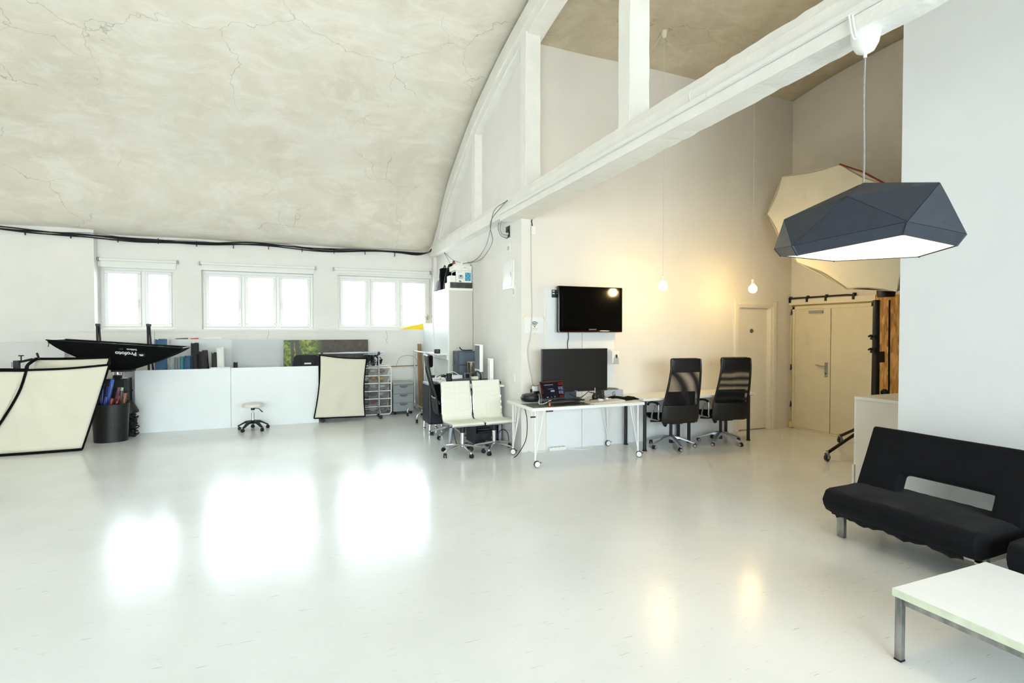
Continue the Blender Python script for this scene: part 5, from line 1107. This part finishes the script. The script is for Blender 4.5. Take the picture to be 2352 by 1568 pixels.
def flag(name, lab, corners, loc, m_edge, sagx=.015, bow=.03):
    t = thing(name, lab, 'flag panel', loc); TL, TR, BR, BL = [V(c) for c in corners]
    def fn(u, v):
        p = (BL.lerp(BR, u)).lerp(TL.lerp(TR, u), v); ex = sin(pi * u); ey = sin(pi * v)
        d = -bow * ex * ey + .010 * sin(u * 9 + v * 6) * ex * ey + .006 * sin(u * 17 - v * 9) * ex
        return (p.x + .035 * (.5 - u) * 2 * ey * (1 if u < .5 else 1) * abs(u - .5) * 2, p.y + d, p.z - .02 * ex * v)
    MB().grid(fn, 24, 24).build('fabric', M_cream, t, solid=.004)
    for nm, f in (('top_edge', lambda s: fn(s, 1)), ('bottom_edge', lambda s: fn(s, 0)), ('left_edge', lambda s: fn(0, s)), ('right_edge', lambda s: fn(1, s))):
        MB().tube([f(i / 14) for i in range(15)], m_edge, 6).build(nm, M_blackm, t)
    return t
flag('cream_flag', 'cream fabric panel with black edging hung on the chromed clothes rack', [(-.37, 0, .585), (.46, 0, .505), (.42, -.05, -.575), (-.48, -.05, -.56)], (.80, 10.33, .655), .012)

# mesh drawer unit
t = thing('mesh_drawer_unit', 'white tube frame unit with six wire mesh drawers full of props', 'drawer unit', (1.37, 10.88, 0))
for y in (-.21, .21): MB().tube([(-.40, y, .05), (-.40, y, .96), (-.36, y, 1.0), (.36, y, 1.0), (.40, y, .96), (.40, y, .08), (.36, y, .04), (-.36, y, .04)], .012, 8, closed=True).build('frame', M_white, t)
for i in range(6):
    z = .06 + i * .152
    MB().bx(-.40, .40, -.222, -.204, z + .128, z + .146).build('runner', M_white, t, bevel=.003)
    b = MB(); P0 = [(-.33, -.19), (.33, -.19), (.33, .19), (-.33, .19)]; P1 = [(-.37, -.205), (.37, -.205), (.37, .205), (-.37, .205)]
    b.v += [V((x, y, z + .012)) for x, y in P0] + [V((x, y, z + .128)) for x, y in P1]; b.f += [(0, 1, 5, 4), (1, 2, 6, 5), (2, 3, 7, 6), (3, 0, 4, 7), (3, 2, 1, 0)]; b.sm += [False] * 5
    dr = b.build('drawer', M_wire, t)
rs = random.Random(21); cols = [(.80, .74, .66), (.86, .84, .78), (.62, .58, .55), (.85, .62, .45), (.92, .74, .35), (.62, .30, .28), (.90, .90, .88), (.45, .45, .47), (.74, .60, .56)]
names = ['sand', 'ivory', 'taupe', 'orange', 'yellow', 'rust', 'white', 'grey', 'pink']
for i in range(6):
    for q in range(4):
        z = .06 + i * .152 + .016; x = 1.37 - .24 + q * .16 + rs.uniform(-.02, .02); k = [[0, 7, 6, 8], [2, 6, 3, 4], [5, 7, 1, 6], [6, 2, 7, 1], [2, 7, 5, 8], [2, 7, 6, 2]][5 - i][q]
        t = thing('prop_bundle', '%s cloth bundle %s in the %s mesh drawer' % (names[k], ['against the flag side', 'left of the middle', 'right of the middle', 'against the pedestal side'][q], ['lowest', 'second lowest', 'third lowest', 'third highest', 'second highest', 'highest'][i]), 'bundle', (x, 10.86 + rs.uniform(-.03, .03), z), 0, 'props in the mesh drawers')
        b = MB(); b.sph((0, 0, .05), .05, 12, 8, (1.55 * rs.uniform(.8, 1.1), 2.2, rs.uniform(.85, 1.0))); b.v = [p + V((rs.uniform(-.006, .006), rs.uniform(-.006, .006), rs.uniform(-.004, .004))) if p.z > .01 else p for p in b.v]
        b.build('bundle', mat('prop_' + names[k], cols[k], .8), t)
t = thing('picture_papers', 'loose pale papers lying on top of the mesh drawer unit', 'papers', (1.45, 10.86, 1.012)); MB().bx(-.25, .1, -.12, .12, 0, .012).build('sheet', M_whitem, t); MB().box((.04, 0, .022), (.28, .2, .012), rz=.4).build('sheet', M_white, t); MB().box((.12, -.05, .036), (.09, .03, .016), rz=.3).build('yellow_tool', M_yellow, t)

# the counter of white boards, and what stands behind it
bl = mat('board_laminate', (.915, .935, .935), .42, noise=.008, nscale=3)
def board(name, lab, x0, x1, y, h, lean, th=.018, m=bl, group=None, cat='board'):
    t = tag(MB().bx(-(x1 - x0) / 2, (x1 - x0) / 2, 0, th, 0, h).build(name, m, bevel=.0015), lab, cat, group); t.location = ((x0 + x1) / 2, y, 0); t.rotation_euler = (R(-lean), 0, 0); return t
board('white_board', 'big white board standing on the floor between the black bin and the stool', -2.425, -1.028, 10.40, 1.032, 1.2, group='white boards forming the counter front')
board('white_board', 'big white board standing on the floor behind the white rolling stool', -1.024, .408, 10.40, 1.038, 1.2, group='white boards forming the counter front')
board('grey_board', 'pale grey board half hidden behind the black equipment case', -2.62, -2.30, 10.62, 1.02, 2, m=mat('grey_board', (.80, .81, .81), .5))
board('white_shelf_board', 'thin white board edge sticking up behind the counter below the rolls', -1.36, -1.05, 10.56, 1.045, 1)
t = thing('counter_trestle', 'plain white trestle holding up the counter boards from behind', 'trestle', (-1.0, 10.55, 0)); MB().bx(-1.2, 1.2, -.03, .03, .85, .90).build('rail', M_white, t)
for x in (-1.0, 0, 1.0): MB().bx(x - .02, x + .02, -.03, .03, 0, .85).build('leg', M_white, t)
def sheet_board(name, lab, x0, x1, y, h, lean, m, th=.012, cat='sheet'):
    return board(name, lab, x0, x1, y, h, lean, th, m, None, cat)
sheet_board('foam_sheet', 'large pale grey foam sheet leaning under the window behind the rolls', -2.10, -1.09, 11.30, 1.53, 3, mat('foam_pale', (.87, .885, .89), .6))
sheet_board('clear_sheet', 'large translucent sheet leaning between foam sheet and woodland canvas', -1.09, -.20, 11.22, 1.52, 3, M_film, .004)
sheet_board('backing_sheet', 'pale sheet seen through the translucent one, with faded pink print', -.98, -.25, 11.29, 1.49, 3, mat('backing_pale', (.90, .91, .91), .6), .006)
ps = bpy.data.objects['backing_sheet']
text('logicolux', .16, (0, -.002, 1.36), (R(90), 0, R(180)), mat('faded_pink', (.90, .76, .76), .7), ps)
MB().prism([(.10 * (1 if k % 2 else .5) * cos(pi * k / 5 + .3), 1.16 + .10 * (1 if k % 2 else .5) * sin(pi * k / 5 + .3)) for k in range(10)], -.002, .001, 'Y').build('faded_leaf', mat('faded_pink', (.90, .76, .76), .7), ps)
o = sheet_board('woodland_canvas', 'wide painted canvas of a green wood turning dark brown, leaning under the window', -.19, 1.41, 11.26, 1.505, 2.5, paint_mat(), .03, 'painting')
rr = [(-1.72, 11.20, .13, 'red_sheet', (.85, .30, .26), 'sheet with a red corner peeping over the foam sheet'), (-1.45, 11.22, .34, 'white_paper', (.96, .96, .96), 'white paper peeping over the foam sheet beside the red corner'), (-1.92, 11.24, .20, 'dark_sheet', (.40, .40, .38), 'dark sheet edge peeping over the foam sheet near the blue roll')]
for x, y, w_, nm, c_, lab in rr:
    o = tag(MB().prism([(-w_ / 2, 1.35), (w_ / 2, 1.35), (w_ / 2, 1.575 if nm == 'white_paper' else 1.553), (-w_ / 2, 1.545)], 0, .004, 'Y').bx(-w_ / 2, w_ / 2, 0, .004, .0, 1.36).build(nm, mat(nm, c_, .6)), lab, 'sheet'); o.location = (x, 11.425 + .01 * (nm == 'white_paper') - .02 * (nm == 'dark_sheet'), 0)
def roll(lab, x, y, r, h, m, lean=0, name='paper_roll', spiral=True):
    t = thing(name, lab, 'roll', (x, y, 0), 0, 'rolled sheets standing behind the counter', rot=(0, R(lean), R(-40 + 97 * (x % 1)))); b = MB(); n = 30; pts = []
    for i in range(n + 1):
        a = 2 * pi * 1.25 * i / n; rad = r * (1 - .22 * i / n); pts.append((rad * cos(a), rad * sin(a)))
    b.v += [V((p[0], p[1], 0)) for p in pts] + [V((p[0], p[1], h + .012 * sin(i * .7))) for i, p in enumerate(pts)]
    b.f += [(i, i + 1, n + 2 + i, n + 1 + i) for i in range(n)]; b.sm += [True] * n
    b.build('sheet', m, t, solid=.006); MB().tube(arc((0, 0, h * .55), r + .002, 0, 2 * pi, 20, 'XY'), .003, 5).build('band', m, t)
    return t
M_cl = mat('grey_roll', (.62, .62, .64), .5)
roll('tallest roll, a wide steel-blue sheet behind the black softbox tip', -2.17, 11.02, .105, 1.53, M_blue)
roll('slim grey roll between the wide blue one and the teal one', -1.93, 10.95, .036, 1.205, M_cl)
roll('short teal roll next to the slim grey one', -1.835, 10.92, .045, 1.22, M_teal)
roll('medium steel-blue roll between the teal roll and the black rolls', -1.735, 10.86, .062, 1.235, M_blue)
roll('tall black roll with ragged top, directly behind the medium blue roll', -1.655, 11.00, .066, 1.46, mat('black_roll', (.17, .17, .18), .5))
roll('black roll of middle height in front of the tall ragged one', -1.62, 10.84, .052, 1.27, mat('black_roll', (.17, .17, .18), .5))
roll('thick black roll leaning with an open top', -1.455, 10.93, .085, 1.325, mat('black_roll', (.17, .17, .18), .5), -3)
roll('slim black roll left of the white roll', -1.335, 10.90, .048, 1.285, mat('black_roll', (.17, .17, .18), .5))
roll('navy-blue roll peeping out between slim black roll and white roll', -1.275, 11.10, .045, 1.26, M_navyroll)
roll('white roll with a slanted top, rightmost of the tall rolls', -1.205, 10.95, .072, 1.37, mat('white_roll', (.94, .94, .93), .5), -2)
roll('small black folded tube before the translucent sheet', -1.00, 10.93, .036, 1.10, mat('black_roll', (.17, .17, .18), .5))
roll('shortest aqua tube beside the slim grey roll', -2.0, 10.90, .02, 1.10, mat('aqua', (.62, .80, .80), .3))
t = thing('light_stand_case', 'tall black padded case with small white label between counter and cream flag', 'case', (.215, 10.78, 0))
b = MB(); b.prism(rsect([(-.225, 0), (.225, 0), (.225, 1.235), (-.225, 1.235)], [.03, .03, .09, .09]), -.09, .09, 'Y'); b.build('body', mat('case_nylon', (.105, .105, .115), .75), t, bevel=.015)
MB().tube(arc((0, 0, 1.0), .238, R(-60), R(0), 2, 'XZ'), .004, 4); MB().tube([(-.228, -.03, .9), (-.232, -.03, 1.0), (-.235, -.03, 1.08), (-.228, -.03, 1.13)], .012, 6).build('strap', M_dgrey, t)
lb = MB().bx(-.045, .075, -.0955, -.089, 1.058, 1.085).build('label', mat('label_white', (.88, .88, .90), .5), t)
for x in (-.10, .14): MB().bx(x - .018, x + .018, -.0945, -.089, .9, 1.16).build('webbing', mat('webbing', (.085, .085, .09), .8), t)
t = thing('blue_crate', 'dark blue low crate on the floor beneath the cream flag', 'crate', (.78, 10.95, 0)); MB().bx(-.2, .2, -.14, .14, 0, .12).build('body', mat('crate_blue', (.22, .30, .38), .6), t, bevel=.01); MB().bx(-.21, .21, -.15, .15, .12, .135).build('rim', mat('crate_blue', (.22, .30, .38), .6), t)

# rolling stool
t = thing('rolling_stool', 'low round rolling stool with pale seat in front of the white boards', 'stool', (-.66, 10.03, 0), R(8))
MB().lathe([(.002, .455), (.12, .455), (.163, .44), (.17, .415), (.160, .395), (.10, .385), (.002, .385)], (0, 0, 0), 30).build('seat', mat('stool_seat', (.90, .875, .865), .45), t)
MB().cyl((0, 0, .34), (0, 0, .385), .032, n=14).tube([(.02, -.01, .37), (.09, -.03, .36), (.135, -.04, .31), (.15, -.045, .30)], [.006, .006, .010, .008], 8).build('lever', M_black, t)
MB().cyl((0, 0, .13), (0, 0, .29), .025, n=14).cyl((0, 0, .28), (0, 0, .35), .014, n=12).build('gas_column', M_chrome, t)
star_base(t, M_rubber, .02, R(12), .135, .07, .235, M_rubber, None, flat=True)

# strobe gear cluster at the left
t = thing('strip_softbox', 'long black softbox lying face-up on the strobe, lettering upside down', 'softbox', (-2.5, 10.15, 1.05))
def top_pt(x, y): return V((x, y, .43 - .07 * x / .86))
def loft(u, v):     # u round the rectangle 0..4, v from rim (0) to ring (1)
    k = int(u) % 4; f = u - int(u); C4 = [(-.86, -.36), (.86, -.36), (.86, .36), (-.86, .36)]
    a = V((*C4[k], 0)); c = V((*C4[(k + 1) % 4], 0)); p = a.lerp(c, f); B4 = [(-.15, -.11), (.13, -.11), (.13, .11), (-.15, .11)]; q = V((*B4[k], 0)).lerp(V((*B4[(k + 1) % 4], 0)), f)
    e = v ** 1.35; r = p.lerp(q, e); z0 = .43 - .07 * p.x / .86; z = z0 + (.02 - z0) * v
    return V((r.x, r.y, z))
for k, nm in enumerate(('front_panel', 'end_panel', 'rear_panel', 'end_panel')):
    MB().grid(lambda u, v: loft(k + min(u, .9999), v), 16, 10).build(nm, M_blackm, t, solid=.004)
MB().tube([loft(i / 8 if i < 32 else 0, 0) for i in range(32)], .009, 6, closed=True).build('rim', M_black, t)
MB().bx(-.15, .13, -.11, .11, -.01, .02).build('speed_ring_plate', M_black, t, bevel=.004)
dif = MB(); dif.grid(lambda u, v: V(((u - .5) * 1.68, (v - .5) * .68, .40 - .07 * (u - .5) * 1.68 / .86)), 8, 4); dif.build('diffuser', M_whitem, t)
# lettering on the front panel, printed so that it reads upside down
def on_front(x, v): 
    q = loft(0 + min(.999, max(0, (x + .86) / 1.72)), v); return q
p0 = on_front(.02, .28); p1 = on_front(.02, .55); dn = (p1 - p0).normalized(); tx = (on_front(.25, .30) - on_front(-.2, .30)).normalized(); nn = tx.cross(dn).normalized(); nn = nn if nn.y < 0 else -nn
def lay(o, x, v):
    # text x axis runs towards -X (upside down), text y axis runs down the panel
    q = loft(min(.999, max(0, (x + .86) / 1.72)), v); X_ = -tx; Y_ = dn; Z_ = X_.cross(Y_)
    if Z_.dot(nn) < 0: X_ = tx; Z_ = X_.cross(Y_)
    m = Matrix((X_, Y_, Z_)).transposed().to_4x4(); m.translation = q + nn * .006; o.matrix_local = m
M_print = mat('print_white', (.86, .86, .84), .6)
lay(text('Profoto', .088, (0, 0, 0), (0, 0, 0), M_print, t, bold=.003), .125, .33)
lay(text('Softbox', .042, (0, 0, 0), (0, 0, 0), M_print, t, bold=.001), .20, .17)
lay(text('RFi', .042, (0, 0, 0), (0, 0, 0), mat('print_dim', (.34, .34, .34), .6), t), .05, .165)
lg = MB(); lg.prism([(.030 * cos(a), .030 * sin(a)) for a in [pi * k / 12 for k in range(13)]], 0, .0012, 'Z'); lay(lg.build('logo_dome', M_print, t), .375, .345)
fr_ = MB().tube([(.045 * (1 if abs(cos(a)) > .5 else 1) * max(-1, min(1, 1.35 * cos(a))), .028 * max(-1, min(1, 1.35 * sin(a))) + .008, 0) for a in [2 * pi * k / 24 for k in range(24)]], .0016, 4, closed=True); lay(fr_.build('logo_frame', mat('print_dim', (.34, .34, .34), .6), t), .375, .345)
MB().tube([loft(0.01, 0), loft(0.01, 0) + V((.02, -.01, -.06)), loft(.01, 0) + V((.01, -.01, -.10))], .005, 5).build('tie', M_black, t)

t = thing('strobe_case', 'black upright strobe head case with silver ring under the softbox', 'strobe', (-2.63, 10.30, 0))
b = MB(); b.prism(rsect([(-.16, -.16), (.16, -.16), (.16, .16), (-.16, .16)], .03), 0, .93, 'Z'); b.build('body', M_black, t, bevel=.02)
MB().bx(-.165, .165, -.165, .165, .70, .72).build('seam', M_rubber, t)
MB().lathe([(.002, .93), (.062, .93), (.062, .97), (.002, .97)], (0, .0, 0), 22).build('neck', M_rubber, t)
MB().lathe([(.002, .97), (.066, .97), (.072, .99), (.068, 1.025), (.002, 1.025)], (0, 0, 0), 26).build('silver_ring', M_chrome, t)
t = thing('bin', 'black oval waste bin full of coloured gel rolls beside the cream light tent', 'bin', (-2.60, 9.82, 0))
b = MB(); n = 28; sx_, sy_ = 1.0, .72
for r, z in ((.002, 0), (.215, 0), (.245, .57), (.236, .575), (.208, .02), (.002, .02)):
    for j in range(n): a = 2 * pi * j / n; b.v.append(V((r * cos(a) * sx_, r * sin(a) * sy_, z)))
for i in range(5):
    for j in range(n): b.f.append((i * n + j, i * n + (j + 1) % n, (i + 1) * n + (j + 1) % n, (i + 1) * n + j)); b.sm.append(True)
b.build('body', M_black, t); MB().bx(.075, .085, -.165, -.155, .2, .45).build('scuff', M_dgrey, t)
gels = [(-.12, .05, .86, 3, (.08, .14, .45), 'deep blue gel roll nearest the light tent in the black bin'), (-.07, .09, .80, 5, (.14, .26, .58), 'deep blue gel roll standing at the back of the bin'), (-.04, -.02, .93, 11, (.16, .34, .75), 'bright blue gel roll rising highest in the bin'), (-.05, -.06, .66, 9, (.18, .24, .55), 'short dark blue gel roll at the front of the bin'), (.04, .05, .80, 13, (.38, .20, .30), 'plum-purple gel roll slanting across the bin'), (.02, -.075, .645, 12, (.48, .22, .11), 'orange-brown gel roll low at the bin front'), (.10, .09, .78, 6, (.30, .28, .30), 'dark gel roll with pale green end cap in the bin'), (.09, -.07, .69, 14, (.38, .12, .10), 'dark red gel roll slanting at the front of the bin'), (.165, .0, .70, 8, (.50, .30, .16), 'amber gel roll, furthest from the light tent in the bin')]
for i, (x, y, h, ln, c_, lab) in enumerate(gels):
    t = thing('gel_roll', lab, 'roll', (-2.60 + x - math.tan(R(ln)) * .52, 9.82 + y, .03), 0, 'colour gel rolls in the black bin', rot=(0, R(ln), 0)); MB().tube([(0, 0, 0), (0, 0, h - .05)], .026, 12).build('film', mat('gel_%d' % i, c_, .12, spec=.8), t)
    MB().tube([(0, 0, h - .05), (0, 0, h)], .022, 12).build('core_end', mat('gel_cap', (.66, .84, .66), .4) if i == 6 else mat('gel_core_%d' % i, tuple(min(1, q * 1.25 + .04) for q in c_), .3), t)
t = thing('cable_coil', 'tangle of black cables on the floor between the bin and the white board', 'cable coil', (-2.42, 10.12, 0))
rs = random.Random(8); b = MB()
for i in range(16):
    r = rs.uniform(.06, .11); z = .02 + .022 * i; b.tube([(r * cos(a) * 1.0, r * sin(a) * .8, z + .012 * sin(3 * a + i)) for a in [2 * pi * k / 20 for k in range(20)]], .010, 5, closed=True)
b.build('loops', M_black, t)['kind'] = 'stuff'
t = thing('beauty_dish', 'black round reflector dish resting on the cable tangle behind the board edge', 'reflector', (-2.43, 10.12, .385)); MB().lathe([(.002, .0), (.12, 0), (.125, .03), (.06, .16), (.04, .2), (.002, .2)], (0, 0, 0), 24).build('dish', M_black, t)
for x, y, lab in ((-2.98, 10.70, 'folded black stand rising behind the softbox, nearer the cream light tent'), (-2.29, 10.76, 'folded black stand rising behind the softbox, nearer the blue roll')):
    t = thing('folded_stand', lab, 'stand', (x, y, 0), group='folded black stands behind the softbox')
    MB().tube([(0, 0, .0), (-.02, 0, 1.80)], .018, 8).build('post', M_black, t); MB().tube([(.09, .03, .0), (.005, .01, 1.76)], .014, 8).tube([(.16, .04, .0), (.02, .02, 1.3)], .012, 8).build('leg', M_rubber, t); MB().bx(-.04, .03, -.02, .02, 1.76, 1.80).build('top_block', M_black, t, bevel=.004)

# cream light tent (big collapsed softbox with open frame)
t = thing('light_tent', 'large cream fabric light tent with black edging standing left of the black bin', 'light tent', (-3.3, 9.3, 0))
def quad(name, A, B, C_, D, bow=.05, n=20):
    A, B, C_, D = [V(p) for p in (A, B, C_, D)]; nrm = (B - A).cross(D - A).normalized()
    def fn(u, v):
        p = D.lerp(C_, u).lerp(A.lerp(B, u), v); s = sin(pi * u) * sin(pi * v)
        rad = math.hypot(u * 1.1, (1 - v)); wr = .030 * sin(19 * math.atan2(1 - v + .05, u + .05)) * math.exp(-rad * 1.3) + .012 * sin(9 * u + 6 * v) * sin(5 * v - 2 * u)
        return p + nrm * (bow * s + wr * min(1, 6 * min(u, 1 - u, v, 1 - v)))
    MB().grid(fn, n, n).build(name, M_cream, t, solid=.004)
def edge(name, *p, r=.017): MB().tube(bez(p, 5) if len(p) > 2 else p, r, 6).build(name, M_blackm, t)
A = (-.03, -.22, 1.155); B = (.885, -.20, 1.205); C1 = (.54, -.14, .025); D1_ = (-.62, -.14, .03); RB = (-.33, -.20, .44)
quad('front_panel', A, B, C1, (-.55, -.14, .03), -.03)
quad('side_panel', (-1.05, -.05, 1.15), A, (-.52, -.16, .05), (-1.3, .0, .04), .02)
A2 = (-.18, .50, 1.275); B2 = (.70, .50, 1.28)
quad('rear_panel', A2, B2, (.30, .36, .03), (-.4, .36, .03), .02)
edge('edging', A, (.42, -.215, 1.165), B); edge('edging', B, (.70, -.17, .55), C1, r=.013); edge('edging', C1, (-.05, -.14, .02), (-.7, -.14, .02), r=.02); edge('edging', A, (-.12, -.215, .85), RB, (-.50, -.17, .2), r=.016)
edge('edging', (-1.1, -.05, 1.13), (-.5, -.14, 1.16), A, r=.026); edge('edging', A2, (.2, .5, 1.27), B2, r=.02); edge('edging', A, (-.13, .1, 1.21), A2, r=.022); edge('edging', B, (.78, .2, 1.25), B2, r=.014)
cl_ = MB().bx(-.30, -.24, .12, .18, 1.16, 1.27).tube([(-.27, .15, 1.24), (-.15, .3, 1.28)], .016, 8).tube([(-.24, .2, 1.26), (-.24, .2, 1.33)], .008, 6).tube([(-.27, .2, 1.335), (-.21, .2, 1.335)], .008, 6).tube([(-.12, .42, 1.28), (-.15, .44, 1.36)], .014, 6); cl_.build('frame_clamp', M_black, t); MB().cyl((-.30, .15, 1.18), (-.30, .15, 1.25), .03, n=12).build('clamp_spigot', M_steel, t)
sheet_board('pale_panel', 'pale grey panel standing behind the cream light tent', -4.6, -3.62, 11.20, 1.49, 3, mat('pale_panel', (.86, .86, .85), .6), .01, 'panel')
